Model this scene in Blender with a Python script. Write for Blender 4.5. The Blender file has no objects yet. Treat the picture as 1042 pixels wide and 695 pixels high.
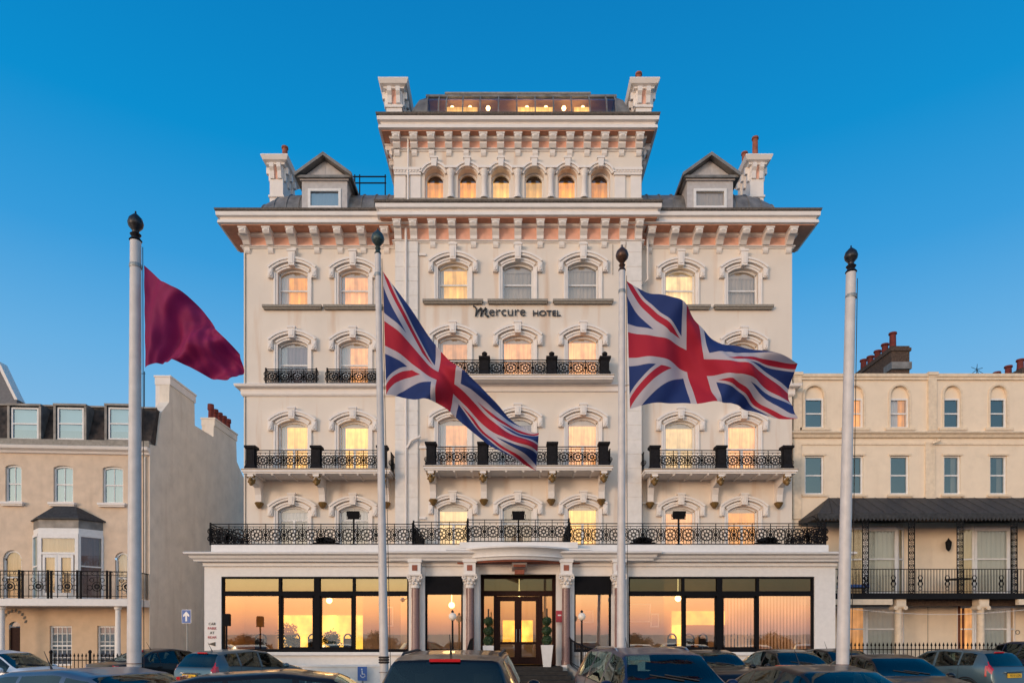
import bpy, math, random
from mathutils import Vector, Matrix
random.seed(7)
PI = math.pi
C = bpy.context.scene.collection
F = 695.0; CX = 521.0; HY = 645.0; EYE = 1.9
def X(px, Y): return (px - CX) / F * Y
def Z(py, Y): return EYE + (HY - py) / F * Y

# ------------------------------------------------------------------ mesh helper
class MB:
    def __init__(s): s.v = []; s.f = []; s.m = []; s.cur = 0
    def add(s, vs, fs):
        b = len(s.v); s.v += [tuple(p) for p in vs]
        for f in fs: s.f.append(tuple(b + i for i in f)); s.m.append(s.cur)
    def quad(s, a, b, c, d): s.add([a, b, c, d], [(0, 1, 2, 3)])
    def box(s, x0, x1, y0, y1, z0, z1):
        s.add([(x0,y0,z0),(x1,y0,z0),(x1,y1,z0),(x0,y1,z0),(x0,y0,z1),(x1,y0,z1),(x1,y1,z1),(x0,y1,z1)],
              [(0,3,2,1),(4,5,6,7),(0,1,5,4),(1,2,6,5),(2,3,7,6),(3,0,4,7)])
    def tbox(s, cx, cy, z0, z1, a0, b0, a1, b1):   # tapered box, half sizes
        s.add([(cx-a0,cy-b0,z0),(cx+a0,cy-b0,z0),(cx+a0,cy+b0,z0),(cx-a0,cy+b0,z0),
               (cx-a1,cy-b1,z1),(cx+a1,cy-b1,z1),(cx+a1,cy+b1,z1),(cx-a1,cy+b1,z1)],
              [(0,3,2,1),(4,5,6,7),(0,1,5,4),(1,2,6,5),(2,3,7,6),(3,0,4,7)])
    def prism_x(s, x0, x1, prof):                   # prof: (y,z) polygon
        n = len(prof)
        s.add([(x0,y,z) for y,z in prof] + [(x1,y,z) for y,z in prof],
              [tuple(range(n))[::-1], tuple(range(n, 2*n))] + [(i,(i+1)%n,n+(i+1)%n,n+i) for i in range(n)])
    def prism_y(s, y0, y1, prof):                   # prof: (x,z)
        n = len(prof)
        s.add([(x,y0,z) for x,z in prof] + [(x,y1,z) for x,z in prof],
              [tuple(range(n)), tuple(range(n, 2*n))[::-1]] + [(i,n+i,n+(i+1)%n,(i+1)%n) for i in range(n)])
    def prism_z(s, z0, z1, prof):
        n = len(prof)
        s.add([(x,y,z0) for x,y in prof] + [(x,y,z1) for x,y in prof],
              [tuple(range(n))[::-1], tuple(range(n, 2*n))] + [(i,(i+1)%n,n+(i+1)%n,n+i) for i in range(n)])
    def lathe(s, cx, cy, prof, n=20, a0=0.0):       # prof: (r,z)
        vs = []; fs = []
        for r, z in prof:
            for k in range(n):
                a = a0 + 2*PI*k/n; vs.append((cx + r*math.cos(a), cy + r*math.sin(a), z))
        for i in range(len(prof)-1):
            for k in range(n):
                k2 = (k+1) % n; fs.append((i*n+k, i*n+k2, (i+1)*n+k2, (i+1)*n+k))
        fs.append(tuple(range(n))[::-1]); m = (len(prof)-1)*n; fs.append(tuple(m+k for k in range(n)))
        s.add(vs, fs)
    def tube(s, pts, r, n=8):
        pts = [Vector(p) for p in pts]; vs = []; fs = []
        for i, p in enumerate(pts):
            d = (pts[min(i+1,len(pts)-1)] - pts[max(i-1,0)]).normalized()
            u = d.cross(Vector((0,0,1)));
            if u.length < 1e-3: u = d.cross(Vector((0,1,0)))
            u.normalize(); w = d.cross(u)
            rr = r[i] if isinstance(r, (list,tuple)) else r
            for k in range(n):
                a = 2*PI*k/n; vs.append(tuple(p + u*math.cos(a)*rr + w*math.sin(a)*rr))
        for i in range(len(pts)-1):
            for k in range(n):
                k2=(k+1)%n; fs.append((i*n+k, i*n+k2, (i+1)*n+k2, (i+1)*n+k))
        fs.append(tuple(range(n))[::-1]); m=(len(pts)-1)*n; fs.append(tuple(m+k for k in range(n)))
        s.add(vs, fs)
    def ball(s, c, r, n=12, m=8, sz=1.0):
        s.lathe(c[0], c[1], [(max(r*math.sin(PI*i/m),1e-4), c[2] - r*sz*math.cos(PI*i/m)) for i in range(m+1)], n)
    def ring(s, cx, y, cz, r, t, d=0.02, n=12, a0=0, a1=2*PI, sx=1.0, sz=1.0):  # flat ring in the xz plane
        closed = abs(a1-a0-2*PI) < 1e-6; k = n if closed else n+1
        vs=[]; fs=[]
        for i in range(k):
            a = a0 + (a1-a0)*i/n; c, q = math.cos(a)*sx, math.sin(a)*sz
            for rr, yy in ((r-t/2,y-d/2),(r+t/2,y-d/2),(r+t/2,y+d/2),(r-t/2,y+d/2)): vs.append((cx+c*rr, yy, cz+q*rr))
        for i in range(n):
            j = (i+1) % k
            for e in range(4): e2=(e+1)%4; fs.append((i*4+e, j*4+e, j*4+e2, i*4+e2))
        s.add(vs, fs)
    def cornice(s, x0, x1, yf, yb, prof):           # prof: (out,z) top to bottom, mitred front with side returns
        vs=[]; fs=[]; n=len(prof)
        for o, z in prof: vs += [(x0-o,yb,z),(x0-o,yf-o,z),(x1+o,yf-o,z),(x1+o,yb,z)]
        for i in range(n-1):
            for e in range(3): fs.append((i*4+e,(i+1)*4+e,(i+1)*4+e+1,i*4+e+1))
        fs.append((0,1,2,3)); m=(n-1)*4; fs.append((m+3,m+2,m+1,m)); 
        fs.append(tuple(i*4 for i in range(n))[::-1]); fs.append(tuple(i*4+3 for i in range(n)))
        s.add(vs, fs)
    def build(s, name, mats, parent=None, loc=(0,0,0), rz=0.0, smooth=None):
        me = bpy.data.meshes.new(name); me.from_pydata(s.v, [], s.f)
        if not isinstance(mats, (list, tuple)): mats = [mats]
        for m in mats: me.materials.append(m)
        if len(mats) > 1: me.polygons.foreach_set('material_index', s.m)
        if smooth is not None:
            me.polygons.foreach_set('use_smooth', [True]*len(me.polygons))
            try: me.set_sharp_from_angle(angle=math.radians(smooth))
            except Exception: pass
        me.update()
        o = bpy.data.objects.new(name, me); C.objects.link(o); o.parent = parent
        o.location = loc; o.rotation_euler = (0,0,rz)
        return o

def empty(name, loc=(0,0,0), rz=0.0, parent=None):
    o = bpy.data.objects.new(name, None); C.objects.link(o); o.location = loc; o.rotation_euler=(0,0,rz); o.parent=parent
    o.empty_display_size = .3
    return o
def tag(o, label, cat, group=None):
    o['label'] = label; o['category'] = cat
    if group: o['group'] = group
    return o
def struct(o): o['kind'] = 'structure'; return o
def kids(o): return [c for c in C.objects if c.parent is o]
def copy_tree(o, parent=None, loc=None, rz=None):
    c = o.copy(); C.objects.link(c); c.parent = parent
    if loc is not None: c.location = loc
    if rz is not None: c.rotation_euler = (0,0,rz)
    for ch in kids(o): copy_tree(ch, c)
    return c

# ------------------------------------------------------------------ materials
MT = {}
def mat(name, col, rough=0.8, metal=0.0, var=0.12, scale=6.0, bump=0.0, bscale=30.0, spec=0.5, streak=0.0, streakcol=(0.35,0.2,0.1), coat=0.0, dirt=0.0):
    m = bpy.data.materials.new(name); m.use_nodes = True; nt = m.node_tree; N = nt.nodes; L = nt.links
    b = N['Principled BSDF']; b.inputs['Roughness'].default_value = rough; b.inputs['Metallic'].default_value = metal
    b.inputs['Specular IOR Level'].default_value = spec; b.inputs['Coat Weight'].default_value = coat; b.inputs['Coat Roughness'].default_value = .03
    tc = N.new('ShaderNodeTexCoord')
    if var > 0:
        nz = N.new('ShaderNodeTexNoise'); nz.inputs['Scale'].default_value = scale; nz.inputs['Detail'].default_value = 5
        L.new(tc.outputs['Object'], nz.inputs['Vector'])
        r = N.new('ShaderNodeValToRGB'); lo = [c*(1-var*1.6) for c in col]; hi = [min(1,c*(1+var)) for c in col]
        r.color_ramp.elements[0].position = .3; r.color_ramp.elements[1].position=.7
        r.color_ramp.elements[0].color = (*lo,1); r.color_ramp.elements[1].color = (*hi,1)
        L.new(nz.outputs['Fac'], r.inputs['Fac']); out = r.outputs['Color']
        if streak > 0:   # vertical runs of rust and weathering
            mp = N.new('ShaderNodeMapping'); mp.inputs['Scale'].default_value = (2.2, 2.2, .22)
            L.new(tc.outputs['Object'], mp.inputs['Vector'])
            n2 = N.new('ShaderNodeTexNoise'); n2.inputs['Scale'].default_value = 1.0; n2.inputs['Detail'].default_value = 7
            L.new(mp.outputs['Vector'], n2.inputs['Vector'])
            mr = N.new('ShaderNodeMapRange'); mr.inputs['From Min'].default_value=.56; mr.inputs['From Max'].default_value=.74
            mr.inputs['To Max'].default_value = streak; L.new(n2.outputs['Fac'], mr.inputs['Value'])
            mx = N.new('ShaderNodeMix'); mx.data_type='RGBA'; mx.inputs['B'].default_value = (*streakcol,1)
            L.new(mr.outputs['Result'], mx.inputs['Factor']); L.new(out, mx.inputs['A']); out = mx.outputs['Result']
        if dirt > 0:
            n3 = N.new('ShaderNodeTexNoise'); n3.inputs['Scale'].default_value = 1.3; n3.inputs['Detail'].default_value = 9; n3.inputs['Roughness'].default_value=.7
            L.new(tc.outputs['Object'], n3.inputs['Vector'])
            mr = N.new('ShaderNodeMapRange'); mr.inputs['From Min'].default_value=.5; mr.inputs['From Max'].default_value=.75
            mr.inputs['To Max'].default_value = dirt; L.new(n3.outputs['Fac'], mr.inputs['Value'])
            mx = N.new('ShaderNodeMix'); mx.data_type='RGBA'; mx.inputs['B'].default_value = (*[c*.45 for c in col],1)
            L.new(mr.outputs['Result'], mx.inputs['Factor']); L.new(out, mx.inputs['A']); out = mx.outputs['Result']
        L.new(out, b.inputs['Base Color'])
    else: b.inputs['Base Color'].default_value = (*col,1)
    if bump > 0:
        nb = N.new('ShaderNodeTexNoise'); nb.inputs['Scale'].default_value = bscale; nb.inputs['Detail'].default_value=4
        L.new(tc.outputs['Object'], nb.inputs['Vector']); bp = N.new('ShaderNodeBump'); bp.inputs['Strength'].default_value = bump; bp.inputs['Distance'].default_value=.03
        L.new(nb.outputs['Fac'], bp.inputs['Height']); L.new(bp.outputs['Normal'], b.inputs['Normal'])
    MT[name] = m; return m
def glassmat(name, base, tint, refl=0.3, rough=0.01, wob=0.0):     # see-through pane with a reflection
    m = bpy.data.materials.new(name); m.use_nodes=True; nt=m.node_tree; N=nt.nodes; L=nt.links; N.clear()
    o=N.new('ShaderNodeOutputMaterial'); t=N.new('ShaderNodeBsdfTransparent'); t.inputs['Color'].default_value=(*base,1)
    g=N.new('ShaderNodeBsdfGlossy'); g.inputs['Color'].default_value=(*tint,1); g.inputs['Roughness'].default_value=rough
    fr=N.new('ShaderNodeFresnel'); fr.inputs['IOR'].default_value=1.5
    ad=N.new('ShaderNodeMath'); ad.operation='ADD'; ad.use_clamp=True; ad.inputs[1].default_value=refl-.04
    L.new(fr.outputs['Fac'], ad.inputs[0]); mx=N.new('ShaderNodeMixShader')
    L.new(ad.outputs[0], mx.inputs['Fac']); L.new(t.outputs[0], mx.inputs[1]); L.new(g.outputs[0], mx.inputs[2]); L.new(mx.outputs[0], o.inputs['Surface'])
    if wob > 0:
        tc=N.new('ShaderNodeTexCoord'); nz=N.new('ShaderNodeTexNoise'); nz.inputs['Scale'].default_value=1.2
        L.new(tc.outputs['Object'], nz.inputs['Vector']); bp=N.new('ShaderNodeBump'); bp.inputs['Strength'].default_value=wob; bp.inputs['Distance'].default_value=.01
        L.new(nz.outputs['Fac'], bp.inputs['Height']); L.new(bp.outputs['Normal'], g.inputs['Normal'])
    MT[name]=m; return m
def clothlit(name, base, emit, strength, axis=0, freq=9.0):        # curtain with a lamp lit room behind it
    m = bpy.data.materials.new(name); m.use_nodes=True; nt=m.node_tree; N=nt.nodes; L=nt.links
    b=N['Principled BSDF']; b.inputs['Base Color'].default_value=(*base,1); b.inputs['Roughness'].default_value=.9
    b.inputs['Emission Color'].default_value=(*emit,1)
    tc=N.new('ShaderNodeTexCoord'); mp=N.new('ShaderNodeMapping'); mp.inputs['Scale'].default_value=(freq,freq,.35)
    L.new(tc.outputs['Object'], mp.inputs['Vector']); nz=N.new('ShaderNodeTexNoise'); nz.inputs['Scale'].default_value=1.0; nz.inputs['Detail'].default_value=3
    L.new(mp.outputs['Vector'], nz.inputs['Vector']); mr=N.new('ShaderNodeMapRange')
    mr.inputs['From Min'].default_value=.3; mr.inputs['From Max'].default_value=.7; mr.inputs['To Min'].default_value=strength*.62; mr.inputs['To Max'].default_value=strength*1.25
    L.new(nz.outputs['Fac'], mr.inputs['Value']); oi=N.new('ShaderNodeObjectInfo'); m2=N.new('ShaderNodeMapRange'); m2.inputs['To Min'].default_value=.62; m2.inputs['To Max'].default_value=1.15; L.new(oi.outputs['Random'],m2.inputs['Value'])
    n4=N.new('ShaderNodeTexNoise'); n4.inputs['Scale'].default_value=1.6; L.new(tc.outputs['Object'], n4.inputs['Vector']); m3=N.new('ShaderNodeMapRange'); m3.inputs['From Min'].default_value=.3; m3.inputs['From Max'].default_value=.7; m3.inputs['To Min'].default_value=.55; m3.inputs['To Max'].default_value=1.25; L.new(n4.outputs['Fac'],m3.inputs['Value'])
    q1=N.new('ShaderNodeMath'); q1.operation='MULTIPLY'; L.new(mr.outputs['Result'],q1.inputs[0]); L.new(m2.outputs['Result'],q1.inputs[1]); q2=N.new('ShaderNodeMath'); q2.operation='MULTIPLY'; L.new(q1.outputs[0],q2.inputs[0]); L.new(m3.outputs['Result'],q2.inputs[1]); L.new(q2.outputs[0], b.inputs['Emission Strength'])
    MT[name]=m; return m

STUCCO = mat('cream_stucco', (.75,.67,.585), .85, var=.025, scale=.8, bump=.04, bscale=30, streak=.5, streakcol=(.56,.34,.19), dirt=.07)
TRIM = mat('white_trim', (.80,.745,.70), .7, var=.03, scale=3, dirt=.07)
PILA = mat('white_rusticated', (.76,.72,.68), .75, var=.05, scale=4)
SALMON = mat('salmon_frieze', (.78,.43,.32), .8, var=.08, scale=4)
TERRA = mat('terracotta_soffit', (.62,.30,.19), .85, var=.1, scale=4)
LEAD = mat('lead_roof', (.20,.19,.18), .5, var=.25, scale=3, bump=.2, bscale=12, metal=.2)
GUTTER = mat('weathered_gutter', (.13,.11,.095), .85, var=.3, scale=14)
SILL = mat('weathered_sill', (.30,.27,.23), .85, var=.15, scale=10)
SASH = mat('white_paint', (.74,.73,.72), .5, var=.04)
GREYP = mat('grey_paint_boards', (.48,.46,.46), .6, var=.08)
IRON = mat('black_iron', (.010,.010,.012), .7, var=.2, scale=20, spec=.15)
IRON2 = mat('black_painted_pier', (.014,.013,.015), .75, var=.25, scale=12, spec=.15)
GOLD = mat('gilded_corbel', (.24,.14,.045), .6, var=.3, scale=18, metal=.35)
BLACKF = mat('black_window_frame', (.008,.008,.010), .75, var=.1, spec=.10)
BROWNF = mat('dark_brown_wood', (.028,.009,.007), .6, spec=.15, var=.2, scale=12)
GRANITE = mat('pink_granite', (.24,.135,.12), .3, var=.22, scale=35)
WHITE = mat('white_render', (.80,.76,.72), .8, var=.03, bump=.03, dirt=.06)
CAPIT = mat('carved_white_stone', (.78,.72,.66), .75, var=.08, scale=20)
POT = mat('terracotta_pot', (.32,.10,.06), .85, var=.2)
REDPOT = mat('red_clay_pot', (.16,.025,.018), .8, var=.2)
BRICK = mat('sooty_brick', (.085,.055,.04), .9, var=.35, scale=14, bump=.4, bscale=16)
SLATE = mat('dark_slate', (.035,.034,.036), .65, var=.35, scale=9, bump=.4, bscale=14)
BEIGE = mat('beige_render', (.68,.53,.40), .9, var=.07, scale=2.5, bump=.2, bscale=25, dirt=.15, streak=.16, streakcol=(.3,.22,.16))
BEIGE2 = mat('ochre_render', (.62,.45,.30), .9, var=.06, scale=2.5, bump=.15)
SIDEW = mat('grey_cream_side_render', (.78,.70,.60), .9, var=.06, scale=1.2, bump=.2, bscale=25, dirt=.25, streak=.15)
CREAM = mat('pale_cream_render', (.82,.68,.52), .85, var=.03, scale=2, bump=.12, dirt=.22, streak=.15, streakcol=(.5,.32,.2))
CREAM2 = mat('cream_trim', (.76,.62,.46), .8, var=.08, dirt=.2)
ASPH = mat('asphalt', (.05,.05,.052), .85, var=.2, scale=3, bump=.3, bscale=80)
PAVE = mat('paving', (.20,.19,.18), .85, var=.15, scale=2, bump=.2)
CONC = mat('concrete', (.30,.29,.27), .85, var=.15, scale=3)
STEPM = mat('dark_stone_step', (.035,.032,.03), .8, spec=.2, var=.2)
POLEW = mat('white_pole_paint', (.60,.56,.54), .45, var=.06, scale=8, dirt=.15)
RUST = mat('rusty_band', (.16,.05,.025), .8, var=.3, scale=30)
ROPE = mat('dark_rope', (.04,.03,.025), .9, var=.3, scale=40)
VERD = mat('verdigris_finial', (.055,.085,.085), .45, var=.3, scale=30, metal=.5)
BRONZE = mat('bronze_finial', (.09,.045,.03), .4, var=.3, scale=30, metal=.5)
DARKF = mat('dark_finial', (.03,.03,.035), .4, var=.3, scale=30, metal=.5)
LETTER = mat('black_lettering', (.012,.010,.012), .4, var=0)
LEAF = mat('box_leaf', (.03,.065,.02), .6, var=.4, scale=20)
BARK = mat('bark', (.07,.045,.03), .9, var=.2)
PLANTER = mat('white_planter', (.72,.71,.70), .4, var=.03)
SIGNB = mat('blue_sign', (.02,.11,.38), .35, var=0)
SIGNW = mat('white_sign', (.8,.8,.8), .35, var=0)
SIGNR = mat('red_sign', (.42,.02,.05), .35, var=0)
GALV = mat('galvanised_post', (.28,.29,.29), .5, var=.1, metal=.5)
PLATE = mat('yellow_plate', (.85,.48,.03), .35, var=0)
PLATEW = mat('white_plate', (.75,.75,.72), .35, var=0)
SEA = mat('sea_water', (.03,.04,.05), .45, var=.1, bump=.5, bscale=.6)
SHINGLE = mat('shingle_beach', (.24,.17,.12), .9, var=.2, scale=1)
GRASSM = mat('lawn_grass', (.05,.08,.025), .9, var=.3, scale=2)
RENDGREY = mat('grey_gable', (.17,.17,.18), .9, var=.1)
GL_UP = glassmat('upper_glass', (.92,.92,.94), (.9,.95,1), .13, wob=.15)
GL_EX = glassmat('restaurant_glass', (.84,.82,.78), (1,.98,.96), .33, wob=.05)
GL_TOP = glassmat('toplight_glass', (.42,.43,.38), (.85,.95,.9), .21)
GL_TR = glassmat('shaded_toplight_glass', (.13,.16,.17), (.6,.85,1), .05)  # darker copy of the toplight glass, dim eastern reflection set in its tint
GL_RH = glassmat('seafront_glass', (.40,.45,.5), (.55,.85,1), .13, wob=.2)
GL_BY = glassmat('bay_glass', (.75,.78,.75), (.85,.95,1), .07, wob=.2)
GL_NB = glassmat('neighbour_glass', (.6,.72,.8), (.74,.93,1), .26, wob=.2)
GL_DO = glassmat('door_glass', (.75,.7,.6), (1,.95,.9), .20)
GL_RF = glassmat('lantern_glass', (.85,.85,.88), (.8,.9,1), .10)
GL_DK = glassmat('dark_roof_glass', (.30,.32,.36), (.8,.9,1), .12)
CUR_Y = clothlit('yellow_lit_curtain', (.26,.18,.08), (1.0,.50,.11), 1.45)
CUR_P = clothlit('peach_lit_curtain', (.26,.18,.12), (1.0,.42,.14), 1.35)
CUR_O = clothlit('orange_lit_curtain', (.20,.11,.05), (1.0,.36,.04), 1.35)
CUR_C = clothlit('cream_lit_curtain', (.30,.25,.16), (1.0,.62,.25), 1.45)
CUR_B = clothlit('beige_curtain', (.45,.40,.33), (1.0,.60,.30), .12)
CUR_M = clothlit('mauve_grey_curtain', (.30,.25,.28), (1.0,.5,.4), .06)
CUR_T = clothlit('sky_tinted_blind', (.32,.44,.52), (1.0,.8,.6), .0)  # teal cloth colour stands in for sky reflected in the panes
CUR_W = clothlit('white_net_curtain', (.62,.62,.62), (1.0,.8,.6), .03)
BLINDL = clothlit('peach_blind', (.55,.42,.35), (1.0,.42,.14), .34)
ROOML = clothlit('yellow_lit_room', (.5,.35,.2), (1.0,.52,.07), 2.3, freq=1.3)
DARKROOM = mat('dark_room', (.03,.025,.025), .9, var=.3, scale=2)
ROOMW = mat('room_wall', (.55,.36,.22), .9, var=.1, scale=1)
def emit(name, col, s):
    m=bpy.data.materials.new(name); m.use_nodes=True; b=m.node_tree.nodes['Principled BSDF']; b.inputs['Base Color'].default_value=(.8,.7,.6,1)
    b.inputs['Emission Color'].default_value=(*col,1); b.inputs['Emission Strength'].default_value=s; return m
LAMP_W = emit('warm_lamp', (1,.62,.22), 8.0)
GLOBE = emit('pearl_globe', (1,.85,.65), .08)

def rust_ring(): pass
# rusticated pilaster: horizontal joints by brick texture on real blocks is done in mesh
# ------------------------------------------------------------------ shared architecture pieces
def arch_z(x, hw, top, rise):
    if rise <= 0: return top
    R = (hw*hw + rise*rise)/(2*rise); return top - R + math.sqrt(max(R*R - x*x, 0))
def wall(mb, x0, x1, z0, z1, y, ops, rev=.25, nseg=10):
    xs = sorted(set([x0,x1] + [o[0] for o in ops] + [o[1] for o in ops])); zs = sorted(set([z0,z1] + [o[2] for o in ops] + [o[3] for o in ops]))
    xs=[v for v in xs if x0<=v<=x1]; zs=[v for v in zs if z0<=v<=z1]
    for i in range(len(xs)-1):
        for j in range(len(zs)-1):
            cx=(xs[i]+xs[i+1])/2; cz=(zs[j]+zs[j+1])/2
            if any(o[0]<cx<o[1] and o[2]<cz<o[3] for o in ops): continue
            mb.quad((xs[i],y,zs[j]),(xs[i+1],y,zs[j]),(xs[i+1],y,zs[j+1]),(xs[i],y,zs[j+1]))
    for xa,xb,za,zb,rise in ops:
        c=(xa+xb)/2; hw=(xb-xa)/2; sp=zb-rise; b=y+rev
        mb.quad((xa,y,za),(xa,b,za),(xa,b,sp),(xa,y,sp)); mb.quad((xb,b,za),(xb,y,za),(xb,y,sp),(xb,b,sp))
        mb.quad((xa,b,za),(xa,y,za),(xb,y,za),(xb,b,za))
        n = nseg if rise>0 else 1
        for k in range(n):
            u=xa+(xb-xa)*k/n; w=xa+(xb-xa)*(k+1)/n; zu=arch_z(u-c,hw,zb,rise); zw=arch_z(w-c,hw,zb,rise)
            mb.quad((u,y,zu),(u,b,zu),(w,b,zw),(w,y,zw))
            if rise>0: mb.quad((u,y,zu),(w,y,zw),(w,y,zb),(u,y,zb))
def arch_band(mb, hw, top, rise, t_in, t_out, y0, y1, n=12, drop=0.0, cx=0.0, ext=0.0):
    # band that follows the opening arch from offset t_in to t_out, y0 (front) to y1 (back)
    R=(hw*hw+rise*rise)/(2*rise); cz=top-R; a=math.asin(min(1,hw/R)); pts=[]
    ex = math.asin(min(1,(hw+ext)/(R+t_out))) if ext>0 else a
    for k in range(n+1):
        q=-ex+2*ex*k/n; pts.append((math.sin(q), math.cos(q)))
    vs=[]; fs=[]
    for sx, cq in pts:
        for rr, yy in ((R+t_in,y0),(R+t_out,y0),(R+t_out,y1),(R+t_in,y1)): vs.append((cx+sx*rr, yy, cz+cq*rr))
    for i in range(n):
        for e in range(4): e2=(e+1)%4; fs.append((i*4+e,i*4+e2,(i+1)*4+e2,(i+1)*4+e))
    fs.append((0,3,2,1)); m=n*4; fs.append((m,m+1,m+2,m+3)); mb.add(vs,fs)

def make_window(parent, loc, w, h, rise, glass, cur, rev=.2, mid=.5, bars=(0,0), surround='hood', sill=None, name='window', key=None, drape=None, keydrop=0.0, door=False, rz=0.0, ajar=False):
    """sash window; origin = bottom centre of the opening on the wall plane. glazing frame is the part's own mesh."""
    hw=w/2; f=.07; mb=MB(); y=rev
    sp=h-rise
    mb.box(-hw,-hw+f,y-.05,y+.06,0,sp); mb.box(hw-f,hw,y-.05,y+.06,0,sp); mb.box(-hw+f,hw-f,y-.05,y+.06,0,f*1.1)
    if rise>0.01:
        arch_band(mb, hw, h, rise, -.085, .0, y-.05, y+.06)
    else: mb.box(-hw+f,hw-f,y-.05,y+.06,h-f,h)
    if mid: mb.box(-hw+f,hw-f,y-.03,y+.05,mid*h-.03,mid*h+.03)
    for k in range(bars[0]):
        xx=-hw+f+(w-2*f)*(k+1)/(bars[0]+1); mb.box(xx-.013,xx+.013,y-.02,y+.02,f,sp if rise>0.01 else h-f)
    for k in range(bars[1]):
        zz=h*(k+1)/(bars[1]+1)
        if abs(zz-mid*h)>.1: mb.box(-hw+f,hw-f,y-.02,y+.02,zz-.013,zz+.013)
    if door: 
        mb.box(-.05,.05,y-.045,y+.05,f,mid*h-.03)
    o=mb.build(name, SASH, parent, loc, rz)
    g=MB(); n=10; gy=y+.01
    pts=[(-hw+.02,.02),(hw-.02,.02)]+[(hw-.02-(w-.04)*k/n, arch_z(hw-.02-(w-.04)*k/n, hw, h, rise)-.02) for k in range(n+1)]
    g.add([(a,gy,b) for a,b in pts],[tuple(range(len(pts)))]); g.build('glass', glass, o)
    # curtain: a folded cloth behind the pane
    if cur is not None:
        c=MB(); n=36; cy=y+.16; dr = drape if drape is not None else random.choice([.0,.18,.28])
        xa=-hw+.02+abs(dr)*w; xb=hw-.02; ph=random.random()*6
        for k in range(n):
            u=xa+(xb-xa)*k/n; v=xa+(xb-xa)*(k+1)/n
            yu=cy+.022*math.sin(u*38+ph+.8*math.sin(u*11)); yv=cy+.022*math.sin(v*38+ph+.8*math.sin(v*11))
            c.quad((u,yu,0),(v,yv,0),(v,yv,h),(u,yu,h))
        c.build('curtain', cur, o, smooth=60)
        if dr>0:
            c=MB(); cy=y+.13
            for k in range(14):
                u=-hw+.02+(dr*w+.03)*k/14; v=-hw+.02+(dr*w+.03)*(k+1)/14
                c.quad((u,cy+.03*math.sin(u*60),0),(v,cy+.03*math.sin(v*60),0),(v,cy+.03*math.sin(v*60),h),(u,cy+.03*math.sin(u*60),h))
            c.build('drape', CUR_W, o, smooth=60)
    if cur is not None and surround=='hood':
        q=MB(); q.box(-hw+.03,hw-.03,y+.10,y+.12,h-.20-.14*random.random(),h); q.build('pelmet', CUR_B, o)
    # room box closing the opening
    b=MB(); y0,y1=y+.06,y+.75; b.quad((-hw,y1,0),(hw,y1,0),(hw,y1,h),(-hw,y1,h)); b.quad((-hw,y0,0),(-hw,y1,0),(-hw,y1,h),(-hw,y0,h)); b.quad((hw,y0,0),(hw,y1,0),(hw,y1,h),(hw,y0,h))
    b.quad((-hw,y0,0),(hw,y0,0),(hw,y1,0),(-hw,y1,0)); b.quad((-hw,y0,h),(hw,y0,h),(hw,y1,h),(-hw,y1,h)); b.build('room_interior', DARKROOM, o)
    if surround=='hood':
        s=MB()
        # stepped architrave
        for (a,bb,pr) in ((.0,.09,-.045),(.09,.17,-.085)):
            s.box(-hw-bb,-hw-a,pr,.02,0,sp); s.box(hw+a,hw+bb,pr,.02,0,sp); arch_band(s,hw,h,rise,a,bb,pr,.02)
        s.build('architrave', TRIM, o, smooth=25)
        s=MB(); rs=rise+.02
        H=hw+.235
        arch_band(s,hw+.10,h+.10,rise+.03,.12,.22,-.17,.0,ext=.27); arch_band(s,hw+.10,h+.10,rise+.03,.22,.31,-.22,.0,ext=.31)
        for sg in (-1,1):
            xa,xb=sorted((sg*(hw+.19),sg*(hw+.40))); s.box(xa,xb,-.16,0,sp-.25,sp+.20); s.box(xa+.03,xb-.03,-.185,0,sp-.20,sp+.10)
            s.box(xa+.07,xb-.07,-.21,0,sp-.10,sp+.0)
            s.ring((xa+xb)/2,-.19,sp-.17,.045,.03,.05,n=8)
        s.build('hood_mould', TRIM, o, smooth=25)
        s=MB(); kt=h+.52+keydrop
        s.prism_y(-.25,0,[(-.12,h+.02),(.12,h+.02),(.155,kt-.08),(-.155,kt-.08)]); s.box(-.18,.18,-.28,0,kt-.08,kt); s.box(-.07,.07,-.275,-.2,h+.1,kt-.15)
        s.build('keystone', TRIM, o)
    if sill:
        s=MB(); s.box(-sill/2,sill/2,-.20,.02,-.10,.0); s.box(-sill/2+.04,sill/2-.04,-.15,.02,-.17,-.10); s.build('sill', SILL if sill>1.5 else TRIM, o)
    return o

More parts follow.
